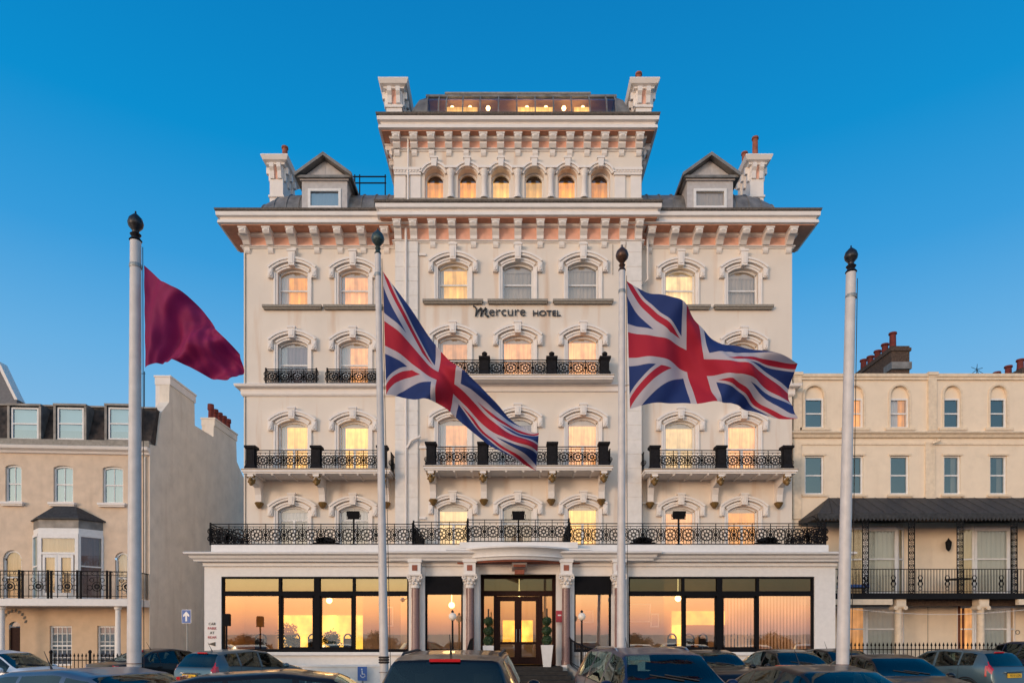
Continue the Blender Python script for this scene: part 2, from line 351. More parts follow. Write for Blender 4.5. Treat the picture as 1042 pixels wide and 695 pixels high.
def iron_module(mb, x0, wd, z0, ht, y, d=.02):
    """one repeat of the cast iron balcony pattern"""
    t=.036; cx=x0+wd/2; cz=z0+ht*.52; r=min(wd*.33, ht*.40)
    mb.ring(cx,y,cz,r,t,d,16); mb.ring(cx,y,cz,r*.30,t*.9,d,8)
    for k in range(8):
        a=2*PI*k/8+PI/8; mb.ring(cx+math.cos(a)*r*.66,y,cz+math.sin(a)*r*.66,r*.27,t*.7,d,7)
    for zz,s in ((cz+r*.98,1),(cz-r*.98,-1)):
        for e in (x0,x0+wd):
            mb.ring(e,y,cz+s*r*.60,wd*.15,t,d,9); mb.ring(e,y,cz+s*r*.60,wd*.06,t*.8,d,6)
    for e in (cx-r*.8,cx-r*.35,cx+r*.35,cx+r*.8): mb.box(e-.010,e+.010,y-d/2,y+d/2,z0,cz-math.sqrt(max(r*r-(e-cx)**2,0)))
    for e in (cx-r*.95,cx+r*.95):
        for s in (-1,1): mb.ring(e,y,cz+s*r*.85,wd*.07,t*.8,d,7)
    for e in (x0,):
        mb.box(e-.013,e+.013,y-d/2,y+d/2,z0,z0+ht)
        mb.ring(e,y,cz,wd*.09,t*1.3,d,4)
    for s in (-1,1):
        mb.box(min(cx+s*r,cx+s*wd/2),max(cx+s*r,cx+s*wd/2),y-d/2,y+d/2,cz-.012,cz+.012)
        mb.box(cx+s*r*.55-.009,cx+s*r*.55+.009,y-d/2,y+d/2,z0+ht*.86,z0+ht)
def railing(parent, x0, x1, z0, ht, y, name='railing', mod=.62, returns=None, posts=()):
    mb=MB(); n=max(1,round((x1-x0)/mod)); w=(x1-x0)/n
    for k in range(n): iron_module(mb,x0+k*w,w,z0+.05,ht*.80,y)
    mb.box(x0,x1,y-.02,y+.02,z0+ht-.03,z0+ht); mb.box(x0,x1,y-.014,y+.014,z0+ht*.86-.012,z0+ht*.86+.012); mb.box(x0,x1,y-.016,y+.016,z0+.03,z0+.06)
    for p in [x0+k*w for k in range(n+1)]: mb.box(p-.012,p+.012,y-.012,y+.012,z0+ht*.8,z0+ht-.03)
    for p in (x0,x1)+tuple(posts): mb.box(p-.03,p+.03,y-.03,y+.03,z0,z0+ht+.04)
    if returns:
        m=MB(); L=returns-0; n2=max(1,round(L/mod)); w2=L/n2
        for k in range(n2): iron_module(m,k*w2,w2,z0+.05,ht*.80,0)
        m.box(0,L,-.02,.02,z0+ht-.03,z0+ht); m.box(0,L,-.014,.014,z0+ht*.86-.012,z0+ht*.86+.012); m.box(0,L,-.016,.016,z0+.03,z0+.06)
        for xe in (x0,x1): mb.add([(xe+vy,y+vx,vz) for vx,vy,vz in m.v], m.f)
    return mb.build(name, IRON, parent)

# ================================================================== HOTEL
H = empty('hotel_building', (0,30,0)); tag(H,'tall cream stucco hotel with balconies, arched windows and an open terrace','hotel')
XL,XR=-11.78,12.30; CL,CR=-5.05,5.60; CY=-.5
WX=[-9.62,-6.95,7.38,10.14]; CXs=[-2.54,.25,3.06]
OW=1.32; RISE=.22
rows=[(16.28,17.95),(12.86,14.80),(8.86,11.28),(5.32,7.53)]
mb=MB()
ops_l=[(x-OW/2,x+OW/2,a,b,RISE) for x in WX[:2] for a,b in rows]; ops_r=[(x-OW/2,x+OW/2,a,b,RISE) for x in WX[2:] for a,b in rows]
ops_c=[(x-OW/2,x+OW/2,a,b,RISE) for x in CXs for a,b in rows]
wall(mb,XL,CL+.05,0,19.6,0,ops_l,.2); wall(mb,CR-.05,XR,0,19.6,0,ops_r,.2)
wall(mb,CL,CR,0,19.6,CY,ops_c,.2)
for x in (CL,CR): mb.quad((x,CY,0),(x,0,0),(x,0,19.6),(x,CY,19.6))
for x in (XL,XR): mb.quad((x,0,0),(x,14,0),(x,14,19.6),(x,0,19.6))
mb.quad((XL,14,0),(XR,14,0),(XR,14,19.6),(XL,14,19.6)); mb.quad((XL,1.2,19.6),(XR,1.2,19.6),(XR,14,19.6),(XL,14,19.6))
mb.build('wall', STUCCO, H)
# pilasters of rusticated blocks
def pilaster(x0,x1,y,z0,z1,bh=.62):
    m=MB(); z=z0
    while z<z1-.05:
        t=min(z+bh,z1); m.box(x0,x1,y-.10,y+.02,z+.012,t-.012); z=t
    m.box(x0+.012,x1-.012,y-.085,y+.02,z0,z1)
    m.build('pilaster', PILA, H)
pilaster(-5.03,-4.62,CY,5.3,18.8); pilaster(-4.5,-4.06,CY,5.3,18.8); pilaster(4.93,5.58,CY,5.3,18.8)
# corner quoin strip thin
# frieze (salmon), moulding, soffit, cornice
def eaves(x0,x1,yw,yb,top,fb,fz,over,brx,ret=True):
    m=MB(); m.cornice(x0,x1,yw,yb,[(over+.0,top-.10),(over+.03,top-.12),(over+.02,top-.28),(over-.10,top-.31),(over-.12,top-.38),(over-.04,fb+.16),(over-.02,fb+.03),(over-.13,fb)]); m.build('cornice', TRIM, H)
    m=MB(); m.cornice(x0,x1,yw,yb,[(over+.0,top+.02),(over+.08,top+.0),(over+.06,top-.08),(over-.02,top-.099)]); m.build('gutter', GUTTER, H)
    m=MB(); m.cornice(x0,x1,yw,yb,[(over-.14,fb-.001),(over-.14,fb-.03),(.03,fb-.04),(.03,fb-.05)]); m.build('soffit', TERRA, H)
    m=MB(); m.cornice(x0,x1,yw,min(yb,yw+.9) if not ret else yb,[(.028,fb-.05),(.028,fz+.07)]); m.build('frieze', SALMON, H)
    m=MB(); m.cornice(x0,x1,yw,yb,[(.10,fz+.07),(.12,fz+.03),(.06,fz+.0),(.03,fz-.04)])
    m.cornice(x0,x1,yw,yb,[(.20,fb-.052),(.18,fb-.14),(.04,fb-.18)]); m.build('moulding', TRIM, H)
    p=[(-(over-.18),fb-.055),(-(over-.16),fb-.22),(-(over-.22),fb-.31),(-(over-.36),fb-.30),(-.28,fb-.42),(-.17,fb-.55),(-.15,fz+.07),(-.02,fz+.07),(-.02,fb-.055)]
    w=.15
    base=None
    for bx in brx:
        if base is None:
            m=MB(); m.prism_x(-w,w,p); m.box(-w-.035,w+.035,-(over-.145),-.02,fb-.054,fb-.115)
            m.prism_x(-w*.45,w*.45,[(-(over-.145),fb-.13),(-(over-.13),fb-.2),(-(over-.2),fb-.28),(-.2,fb-.3),(-.2,fb-.13)])
            m.prism_x(-w*.75,w*.75,[(-.12,fz-.02),(-.10,fz-.16),(-.05,fz-.24),(0,fz-.26),(0,fz-.02)])
            base=m.build('bracket', TRIM, H, (bx,yw,0))
        else:
            c=base.copy(); C.objects.link(c); c.location=(bx,yw,0); c.parent=H
    if ret:   # brackets on the returns
        for xe,rz in ((x0,-PI/2),(x1,PI/2)):
            for k in range(2):
                c=base.copy(); C.objects.link(c); c.parent=H; c.location=(xe,yw+.45+k*.95,0); c.rotation_euler=(0,0,rz)
bl=[XL+.18+i*(-5.15-.35-XL-.18)/6 for i in range(7)]
br=[CR+.42+i*(XR-.18-CR-.42)/6 for i in range(7)]
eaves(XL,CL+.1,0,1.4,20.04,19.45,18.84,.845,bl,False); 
for k in range(2):
    pass
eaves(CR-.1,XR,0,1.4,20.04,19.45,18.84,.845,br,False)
bc=[X(p,29.5) for p in (405.5,421.5,440.5,460.5,482,504.5,527,549.5,571.5,593.5,614.5,633.5,649)]
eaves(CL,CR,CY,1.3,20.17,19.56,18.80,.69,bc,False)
# upper block
UY=-.4; UL,UR=-5.11,5.62; UT=24.0
ux=[X(p,29.6) for p in (442,475.7,509.7,543.6,577.3,611)]
m=MB(); uops=[(x-.42,x+.42,20.75,22.08,.30) for x in ux]
wall(m,UL,UR,20.12,23.6,UY,uops,.38)
for x in (UL,UR): m.quad((x,UY,20.0),(x,4.6,20.0),(x,4.6,23.6),(x,UY,23.6))
m.box(UL-.32,UL-.002,1.4,6.2,19.7,23.45); m.box(UR+.002,UR+.32,1.4,6.2,19.7,23.45); m.quad((UL,4.6,20),(UR,4.6,20),(UR,4.6,23.6),(UL,4.6,23.6))
m.build('wall', STUCCO, H)
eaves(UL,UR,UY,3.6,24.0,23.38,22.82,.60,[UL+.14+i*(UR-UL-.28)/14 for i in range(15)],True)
for i,x in enumerate(ux):
    o=make_window(H,(x,UY+.18,20.75),.84,1.33,.30,GL_UP,[CUR_O,CUR_O,CUR_Y,CUR_Y,CUR_O,CUR_O][i],rev=.2,mid=0,surround=None,drape=0)
    m=MB(); m.box(-.35,.35,.29,.34,1.02,1.33); m.build('valance', BROWNF, o)
    m=MB(); arch_band(m,.42,1.33,.30,.04,.13,-.28,-.17); arch_band(m,.42,1.33,.30,.13,.22,-.34,-.17)
    m.prism_y(-.40,-.17,[(-.10,1.28),(.10,1.28),(.14,1.68),(-.14,1.68)]); m.box(-.17,.17,-.42,-.17,1.62,1.70); m.build('hood_mould', TRIM, o, smooth=25)
for a,b in zip(ux[:-1],ux[1:]):
    cxm=(a+b)/2; m=MB(); m.lathe(cxm,UY-.06,[(.17,20.72),(.17,20.82),(.13,20.86),(.125,21.62),(.15,21.66),(.13,21.7),(.20,21.88),(.20,21.92)],14)
    m.box(cxm-.24,cxm+.24,UY-.28,UY+.01,21.92,22.02); m.build('column', TRIM, H, smooth=40)
for a,b in ((UL-.01,ux[0]-.55),(ux[-1]+.55,UR+.01)):
    m=MB(); m.box(a,b,UY-.16,UY+.01,21.9,22.02); m.box(a+.02,b-.02,UY-.12,UY+.01,21.72,21.9); 
    k=a+.06
    while k<b-.1: m.box(k,k+.06,UY-.15,UY,21.82,21.9); k+=.13
    m.box(a+.05,a+.52,UY-.06,UY+.01,20.2,21.72); m.box(b-.5,b-.04,UY-.06,UY+.01,20.2,21.72)
    m.build('impost_band', TRIM, H)
m=MB(); m.box(UL-.02,UR+.02,UY-.14,UY+.01,20.52,20.70); m.build('sill', SILL, H)
# curved conservatory on the top
m=MB(); gx0,gx1=X(433,29.6),X(628.5,29.6)
prof=[(-.05,24.0),(.05,24.95),(.22,25.5),(.6,25.95)]
pan=MB(); pan2=MB()
xsn=[gx0]+[X(p,29.6) for p in (445,453,470,488,507,526,545,564,582.5,601.5,619)]+[gx1]
for i in range(len(xsn)-1):
    m.box(xsn[i]-.025,xsn[i]+.025,-.1,.0,24.0,24.05)
    a,b=xsn[i]+.02,xsn[i+1]-.02
    for k in range(3):
        (y0,z0),(y1,z1)=prof[k],prof[k+1]
        sx0=.0; pan.quad((a,y0,z0),(b,y0,z0),(b,y1,z1),(a,y1,z1))
for xx in xsn:
    for k in range(3):
        (y0,z0),(y1,z1)=prof[k],prof[k+1]; m.prism_x(xx-.028,xx+.028,[(y0-.04,z0),(y1-.04,z1+.02),(y1+.04,z1),(y0+.04,z0)])
m.box(gx0-.1,gx1+.1,.53,.67,25.9,26.0)
rg=m.build('roof_glazing', LEAD, H); pan.build('glass', GL_RF, rg)
m=MB(); xa,xb=X(453,30.4),X(601,30.4); m.box(xa,xb,.95,2.2,25.95,26.30); m.box(xa-.06,xb+.06,.87,2.3,26.30,26.38)
for k in range(10): xx=xa+(xb-xa)*k/9; m.box(xx-.03,xx+.03,.90,.95,25.95,26.3)
m.build('roof_lantern', SILL, H)
m=MB()
def hip(m,xe,xi,sg):  # curved lead side slopes
    pr=[(0,24.0),(.22,24.95),(.5,25.5),(.85,25.93)]
    w=abs(xi-xe)
    for k in range(3):
        (o0,z0),(o1,z1)=pr[k],pr[k+1]
        x_0=xe+sg*o0*w/.85; x_1=xe+sg*o1*w/.85
        m.quad((x_0,prof[k][0],z0),(x_0,4,z0),(x_1,4,z1),(x_1,prof[k+1][0],z1)); m.quad((x_0,prof[k][0],z0),(xi,prof[k][0],z0),(xi,prof[k+1][0],z1),(x_1,prof[k+1][0],z1))
hip(m,X(414,29.8),gx0-.02,1); hip(m,X(646,29.8),gx1+.02,-1)
m.quad((gx0-.1,.62,25.95),(gx1+.1,.62,25.95),(gx1+.1,4,25.95),(gx0-.1,4,25.95)); m.quad((UL,-.3,24.02),(UR,-.3,24.02),(UR,4.6,24.02),(UL,4.6,24.02)); 
m.quad((gx0-.1,4,24),(gx1+.1,4,24),(gx1+.1,4,25.95),(gx0-.1,4,25.95)); m.build('roof', LEAD, H)
m=MB()
m.box(gx0,gx1,2.2,2.3,24.03,25.9); m.build('room_interior', BROWNF, rg)
m=MB(); m.quad((gx0,.62,25.9),(gx1,.62,25.9),(gx1,2.2,25.9),(gx0,2.2,25.9)); m.build('lit_ceiling', ROOMW, rg)
for p in (461,479,497,536,555,573,592):
    m=MB(); m.ball((X(p,31.2),.75,25.55),.10,8,6); m.build('lamp', LAMP_W, rg)
m=MB()
for k,(a,b) in enumerate(((454,486),(527,562),(584,600))):
    m.box(X(a,30.5),X(b,30.5),.36,.38,24.1,25.3)
m.build('lit_blind', CUR_Y, rg)
# chimneys
def chimney(cx,y0,y1,zb,zt,hw,pots,par=H,cap=.16):
    m=MB(); m.box(cx-hw,cx+hw,y0,y1,zb,zt-.05)
    m.box(cx-hw-.05,cx+hw+.05,y0-.05,y1+.05,zb+(zt-zb)*.48,zb+(zt-zb)*.48+.09)
    m.cornice(cx-hw,cx+hw,y0,y1,[(.30,zt),(.32,zt-.05),(.24,zt-.22),(.12,zt-.28),(.10,zt-.34),(0,zt-.36)]); m.quad((cx-hw-.3,y1,zt-.001),(cx+hw+.3,y1,zt-.001),(cx+hw+.3,y1,zt-.3),(cx-hw-.3,y1,zt-.3))
    zc=zt-.34
    for s in (-1,1): m.prism_x(cx+s*hw*.55-.09,cx+s*hw*.55+.09,[(y0-.24,zc),(y0-.22,zc-.18),(y0-.12,zc-.3),(y0-.07,zc-.6),(y0,zc-.6),(y0,zc)])
    for s in (-1,1):
        k=y0+.12
        while k<y1-.1: m.box(*sorted((cx+s*hw,cx+s*(hw+.2))),k,k+.16,zc-.28,zc); m.box(*sorted((cx+s*hw,cx+s*(hw+.09))),k,k+.16,zc-.6,zc-.28); k+=.5
    o=m.build('chimney', TRIM, par)
    m=MB(); m.box(cx-hw*.24,cx+hw*.24,y0-.012,y0,zc-.6,zc); m.build('panel', SALMON, o)
    for px_,py_,hh in pots:
        m=MB(); m.lathe(px_,py_,[(.15,zt),(.13,zt+.1),(.12,zt+hh-.1),(.16,zt+hh-.08),(.15,zt+hh),(.08,zt+hh)],12); m.build('chimney_pot', POT, o, smooth=40)
    return o
chimney(X(282,31),.9,2.6,20.0,X(0,0)+Z(156.5,30.6),.30,[(X(285.5,31),1.6,1.0)])
chimney(X(769.5,31),.9,2.6,20.0,Z(156.5,30.6),.30,[(X(770,31),1.2,1.15),(X(764.5,31),1.9,.95)])
chimney(X(401.5,30),-.1,1.4,23.9,Z(78.5,29.6),.34,[]); chimney(X(654.5,30),-.1,1.4,23.9,Z(78.5,29.6),.34,[(X(653,30),.7,1.05)])
# wing mansard roofs: curved lead
def lead_roof(xe,xi,sg):
    m=MB(); n=10; W=abs(xi-xe); zt=21.95; zb=20.06
    def hh(a,b): # a,b distances from outer side and from front
        u=min(1,a/1.9); v=min(1,b/2.0); return zb+(zt-zb)*math.sqrt(max(0,1-(1-u)**2.2))*math.sqrt(max(0,1-(1-v)**2.2))
    As=[1.9*(i/n)**1.6 for i in range(n+1)]+[W]; Bs=[2.0*(i/n)**1.6 for i in range(n+1)]+[6]
    vs=[(xe+sg*a,-.1+b,hh(a,b)) for a in As for b in Bs]; nb=len(Bs)
    m.add(vs,[(i*nb+j,(i+1)*nb+j,(i+1)*nb+j+1,i*nb+j+1) for i in range(len(As)-1) for j in range(nb-1)])
    rf=m.build('roof', LEAD, H, smooth=40)
    m=MB(); k=.5
    while k<W-.1:
        pts=[(xe+sg*k,-.1+b,hh(k,b)+.02) for b in Bs]; m.tube(pts,.03,5); k+=.55
    m.build('standing_seam', LEAD, rf)
    m=MB(); m.box(*sorted((xe,xi)),-.62,-.05,20.055,20.075); m.build('roof_ledge', LEAD, rf)
lead_roof(XL+.25,CL,1); lead_roof(XR-.25,CR,-1)
def dormer(px0,px1,apx,curm,glo):
    Yd=29.8; x0=X(px0,Yd); x1=X(px1,Yd); zt=Z(179,Yd)-.12; za=Z(160,Yd); cx=(x0+x1)/2; y0=-.2
    m=MB(); w0,w1=cx-.72,cx+.72
    z0=20.04; wz0,wz1=Z(212.5,Yd),Z(192.5,Yd)
    m.box(x0+.05,w0,y0,y0+3,z0,zt); m.box(w1,x1-.05,y0,y0+3,z0,zt); m.box(w0,w1,y0,y0+.2,wz1,zt); m.box(w0,w1,y0,y0+.2,z0,wz0)
    m.box(x0-.02,x1+.02,y0-.08,y0,zt-.12,zt)
    m.prism_y(y0+.05,y0+3,[(x0-.05,zt),(x1+.05,zt),(cx,za-.12)])
    m.box(cx-.012,cx+.012,y0+.03,y0+.05,zt,za-.3)
    d=m.build('dormer', GREYP, H)
    m=MB()
    for s,xe in ((-1,x0-.2),(1,x1+.2)):
        m.prism_y(y0-.28,y0+3.2,[(xe,zt-.06),(cx,za-.1),(cx,za+.05),(xe,zt+.09)])
    m.box(x0-.15,x1+.15,y0-.18,y0+.04,zt-.06,zt+.04); m.build('dormer_roof', LEAD, d)
    make_window_sub(d,(cx,y0+.02,wz0),1.44,wz1-wz0,curm)
def make_window_sub(parent,loc,w,h,cur):
    m=MB(); hw=w/2; f=.11
    m.box(-hw,-hw+f,-.06,.1,0,h); m.box(hw-f,hw,-.06,.1,0,h); m.box(-hw+f,hw-f,-.06,.1,0,f); m.box(-hw+f,hw-f,-.06,.1,h-f,h)
    m.build('window_frame', SASH, parent, loc)
    g=MB(); g.quad((-hw+.05,0,.05),(hw-.05,0,.05),(hw-.05,0,h-.05),(-hw+.05,0,h-.05)); g.build('glass', GL_NB if cur is CUR_M else GL_UP, parent, (loc[0],loc[1]+.03,loc[2]))
    c=MB(); n=30
    for k in range(n):
        u=-hw+w*k/n; v=-hw+w*(k+1)/n; c.quad((u,.13+.015*math.sin(u*30),0),(v,.13+.015*math.sin(v*30),0),(v,.13+.015*math.sin(v*30),h),(u,.13+.015*math.sin(u*30),h))
    c.build('curtain', cur, parent, loc)
dormer(306,354.5,0,CUR_M,0); dormer(698,747,0,CUR_B,0)
# roof handrail
m=MB(); 
for z in (Z(180,31.5),Z(186.5,31.5)): m.tube([(X(359,31.5),1.5,z),(X(393,31.5),1.5,z)],.03,6)
for p in (361,366,392): m.tube([(X(p,31.5),1.5,21.9),(X(p,31.5),1.5,Z(178,31.5))],.028,6)
m.build('roof_handrail', IRON, H)
m=MB(); m.box(X(362,31.5),X(393,31.5),2.0,2.4,21.7,Z(193,31.5)); m.box(X(656,31.5),X(690,31.5),2.0,2.4,21.7,Z(192,31.5)); m.build('roof_parapet', SILL, H)
# windows
cw={0:[(CUR_O,.25),(CUR_P,.12)],1:[(CUR_M,.2),(CUR_P,.3)],2:[(CUR_Y,.2),(CUR_Y,.14)],3:[(None,0),(None,0)]}
cwr={0:[(CUR_C,0),(CUR_B,0)],1:[(CUR_B,0),(CUR_P,.2)],2:[(CUR_C,0),(CUR_P,0)],3:[(CUR_P,.0),(CUR_O,0)]}
cc={0:[(CUR_Y,.14),(CUR_B,.0),(CUR_B,0)],1:[(CUR_P,.1),(CUR_P,.0),(CUR_P,0)],2:[(CUR_P,.2),(CUR_M,.0),(CUR_P,0)],3:[(CUR_C,.0),(CUR_B,0),(CUR_Y,0)]}
mid={0:.45,1:.46,2:.49,3:.62}
for r,(a,b) in enumerate(rows):
    for i,x in enumerate(WX):
        cu,dr=(cw[r][i] if i<2 else cwr[r][i-2])
        if r==3 and i<2:
            o=make_window(H,(x,0,a),OW,b-a,RISE,GL_UP,CUR_W,mid=.72,drape=0,door=True); continue
        make_window(H,(x,0,a),OW,b-a,RISE,GL_UP,cu,mid=mid[r],drape=dr,sill=2.6 if r==0 else None,keydrop=.18 if r==0 else 0,door=(r in (2,3)))
    for i,x in enumerate(CXs):
        cu,dr=cc[r][i]; make_window(H,(x,CY,a),OW,b-a,RISE,GL_UP,cu,mid=mid[r],drape=dr,sill=2.6 if r==0 else None,keydrop=.18 if r==0 else 0,door=(r in (2,3)))
# string course
sc=[(.30,12.80),(.33,12.77),(.30,12.68),(.10,12.62),(.10,12.40),(.05,12.33),(0,12.33)]
m=MB(); m.cornice(XL,CL+.02,0,1,sc); m.cornice(CR-.02,XR,0,1,sc); m.cornice(CL,CR,CY,1,[(.16,12.70),(.16,12.62),(.08,12.56),(.08,12.36),(0,12.33)]); m.build('string_course', TRIM, H)
m=MB()   # broken band stubs beside the pilasters
for z in (18.25,9.95,6.9):
    m=MB(); m.box(-4.0,-3.72,CY-.08,CY,z-.05,z+.05); m.build('band_stub', TRIM, H)
m=MB(); m.box(CR+.05,CR+1.5,-.08,0,7.6,7.68); m.build('band_stub', TRIM, H)
# balconies
def pier(par,x,y,z0,h,w=.20,fin=False):
    m=MB(); m.box(x-w*1.15,x+w*1.15,y-w*1.15,y+w*1.15,z0,z0+.10); m.tbox(x,y,z0+.10,z0+.2,w*1.1,w*1.1,w*.85,w*.85); m.box(x-w*.85,x+w*.85,y-w*.85,y+w*.85,z0+.2,z0+h-.16)
    m.tbox(x,y,z0+h-.16,z0+h-.08,w*.85,w*.85,w*1.2,w*1.2); m.box(x-w*1.2,x+w*1.2,y-w*1.2,y+w*1.2,z0+h-.08,z0+h)
    for s in (-1,1): m.box(x-w*.5,x+w*.5,y+s*w*.86-.01,y+s*w*.86+.01,z0+.26,z0+h-.24)
    if fin: m.lathe(x,y,[(.09,z0+h),(.05,z0+h+.06),(.11,z0+h+.12),(.12,z0+h+.2),(.04,z0+h+.26)],10)
    m.build('pier', IRON2, par)
def corbel(par,x,y0,y1,zt):
    m=MB(); L=y1-y0   # y1 wall, y0 front
    m.prism_x(x-.13,x+.13,[(y0+.10,zt),(y0+.08,zt-.10),(y0+.25,zt-.28),(y1-.42,zt-.42),(y1-.30,zt-.70),(y1-.28,zt-1.0),(y1,zt-1.05),(y1,zt)])
    o=m.build('corbel', TRIM, par)
    m=MB()
    m.ball((x,y0+.30,zt-.24),.15,10,8,1.2); m.ball((x,y0+.20,zt-.36),.10,8,6,1.3); m.ball((x-.11,y0+.17,zt-.10),.08,8,6); m.ball((x+.11,y0+.17,zt-.10),.08,8,6); m.ball((x,y0+.14,zt-.20),.07,8,6)
    for q_ in range(7): a_=2*PI*q_/7; m.ball((x+.13*math.cos(a_),y0+.24,zt-.24+.15*math.sin(a_)),.055,6,5)
    m.build('gilded_ornament', GOLD, par, smooth=60); m=MB(); m.lathe(x,y1-.17,[(.05,zt-1.28),(.12,zt-1.2),(.20,zt-1.06),(.17,zt-1.02)],10)
    m.build('gilded_ornament', GOLD, par, smooth=60)
def balcony(x0,x1,yw,dp,zt,piers,ph=.98,rh=.82,corb=True,fin=False,scale=1.0):
    b=empty('balcony',(0,0,0),0,H); y0=yw-dp
    m=MB(); m.box(x0,x1,y0,yw+.01,zt-.13,zt); m.box(x0+.05,x1-.05,y0+.05,yw+.01,zt-.20,zt-.13)
    k=x0+.5
    while corb and k<x1-.3: m.box(k,k+.08,y0+.1,yw,zt-.26,zt-.2); k+=.72
    m.build('slab', TRIM, b)
    m=MB(); m.cornice(x0,x1,y0,yw+.01,[(.012,zt-.02),(.012,zt-.05)]); m.build('rust_line', GOLD, b)
    for p in piers: pier(b,p,y0+.26,zt,ph,fin=fin)
    for a,c in zip(piers[:-1],piers[1:]): railing(b,a+.2,c-.2,zt,rh,y0+.2,mod=.62)
    if corb:
        for p in piers: corbel(b,p+(.12 if p<0 else -.12)*0,y0,yw,zt-.2)
        m=MB()
        for xe in (x0+.06,x1-.06):
            m.box(xe-.02,xe+.02,y0+.5,yw,zt+rh-.03,zt+rh); m.box(xe-.015,xe+.015,y0+.5,yw,zt+.06,zt+.09)
            k=y0+.5
            while k<yw: m.box(xe-.01,xe+.01,k,k+.02,zt,zt+rh); m.ring(xe,k,zt+rh*.45,.1,.02,.02,8); k+=.14
            m.build('side_railing', IRON, b); m=MB()
    return b
Yb=28.7
balcony(X(245.5,Yb),X(397,Yb),0,1.3,8.86,[X(p,28.9) for p in (255.5,322,389)])
balcony(X(656,Yb),X(812,Yb),0,1.3,8.86,[X(p,28.9) for p in (666,733.5,801)])
balcony(X(431,28.3),X(624,28.3),CY,1.2,8.90,[X(p,28.5) for p in (438.5,491.5,562,614.5)])
balcony(X(430,28.8),X(625,28.8),CY,.7,12.86,[X(p,29.0) for p in (437,493,561.5,615.5)],ph=.78,rh=.68,corb=False,fin=True)
for x in WX:
    b=empty('window_guard',(0,0,0),0,H); railing(b,x-1.1,x+1.1,12.80,.64,-.25,mod=.5)
    m=MB()
    for xe in (x-1.1,x+1.1): m.box(xe-.015,xe+.015,-.25,0,13.40,13.44); m.box(xe-.015,xe+.015,-.25,0,12.84,12.87)
    m.build('side_bar', IRON, b)
# downpipes
def pipe(pts,r=.055,mt=TRIM): m=MB(); m.tube(pts,r,8); m.build('downpipe', mt, H, smooth=60)
pipe([(-4.56,CY-.16,19.3),(-4.56,CY-.16,5.4)]); pipe([(-4.5,CY-.16,9.9),(-4.3,CY-.25,10.2),(-3.9,CY-.3,10.35)],.06)
pipe([(5.9,-.3,19.3),(5.9,-.3,17.3),(5.62,-.12,17.1),(5.68,-.1,5.4)],.05); pipe([(UL+.62,UY-.12,23.3),(UL+.62,UY-.12,20.2)],.045)
# thin wall conduits and vents
m=MB(); m.tube([(4.35,CY-.02,18.7),(4.35,CY-.02,17.4)],.012,5); m.tube([(XL+.08,-.03,18.7),(XL+.08,-.03,5.3)],.02,5); m.build('conduit', SILL, H)

# ---------------- ground floor extension
EY=-4.0; EL,ER=-11.71,12.31
e_ops=[(-11.07,-3.93,1.22,4.09,0),(-3.31,-1.87,1.22,4.11,0),(-1.20,1.68,.70,4.18,0),(2.36,3.78,1.22,4.11,0),(4.43,11.52,1.22,4.09,0)]
m=MB(); wall(m,EL,ER,0,4.62,EY,e_ops,.22)
for x in (EL,ER): m.quad((x,EY,0),(x,.0,0),(x,.0,4.62),(x,EY,4.62))
m.box(EL+.25,ER-.25,EY+.02,-.02,4.98,5.30)
m.build('wall', WHITE, H)
cor=[(.50,4.98),(.56,4.96),(.55,4.90),(.42,4.84),(.38,4.76),(.30,4.70),(.28,4.64),(.05,4.615),(.0,4.60)]
m=MB(); m.cornice(EL,ER,EY,0,cor); m.box(EL-.02,ER+.02,EY-.1,EY+.01,4.48,4.6)
m.cornice(-4.3,5.0,EY-.18,EY-.02,[(o+.0,z+.012) for o,z in cor]); 
m.build('cornice', WHITE, H)
# entrance canopy, bowed at the centre
pf=[(-2.30,EY-.02),(-2.30,EY-.45),(-1.62,EY-.45)]
for k in range(1,24):
    t=k/24; pf.append((-1.62+3.66*t, EY-.45-.85*math.sin(PI*t)**.75))
pf+=[(2.04,EY-.45),(2.80,EY-.45),(2.80,EY-.02)]
def sweep(mb,path,prof):
    n=len(path); nor=[]
    for i in range(n):
        q=Vector((0,0))
        for a,b in ((i-1,i),(i,i+1)):
            if a<0 or b>=n: continue
            d=Vector((path[b][0]-path[a][0],path[b][1]-path[a][1])).normalized(); q+=Vector((d.y,-d.x))
        L_=q.length; q.normalize(); nor.append(q/(L_/2 if 0<i<n-1 else 1))
    vs=[(p[0]+nn.x*o,p[1]+nn.y*o,z) for o,z in prof for p,nn in zip(path,nor)]; np_=len(prof)
    mb.add(vs,[(i*n+k,(i+1)*n+k,(i+1)*n+k+1,i*n+k+1) for i in range(np_-1) for k in range(n-1)])
    mb.add([vs[k] for k in range(n)],[tuple(range(n))]); mb.add([vs[(np_-1)*n+k] for k in range(n)],[tuple(range(n))[::-1]])
m=MB(); sweep(m,pf,[(.10,5.10),(.16,5.085),(.16,5.03),(.10,5.0),(.02,4.94),(-.03,4.86),(-.05,4.78),(-.04,4.74),(-.10,4.70),(-.14,4.62),(-.2,4.615)]); m.build('entrance_canopy', WHITE, H, smooth=28)
m=MB(); sweep(m,[(x,y+.02) for x,y in pf],[(-.22,4.614),(-.24,4.56),(-.26,4.555)]); m.build('canopy_soffit', POT, H)
m=MB(); m.box(-1.95,2.45,EY-.60,EY-.1,5.10,5.32); m.build('plinth', WHITE, H)
m=MB(); m.prism_x(.0,.56,[(EY-.72,4.655),(EY-.70,4.5),(EY-.45,4.38),(EY-.1,4.3),(EY-.02,4.3),(EY-.02,4.655)]); m.box(-.06,.62,EY-.8,EY-.03,4.58,4.652); o=m.build('canopy_bracket', TRIM, H)
m=MB(); m.box(.1,.46,EY-.50,EY-.1,4.14,4.3); m.box(.06,.5,EY-.66,EY-.4,4.40,4.5); m.build('bracket_block', POT, o)
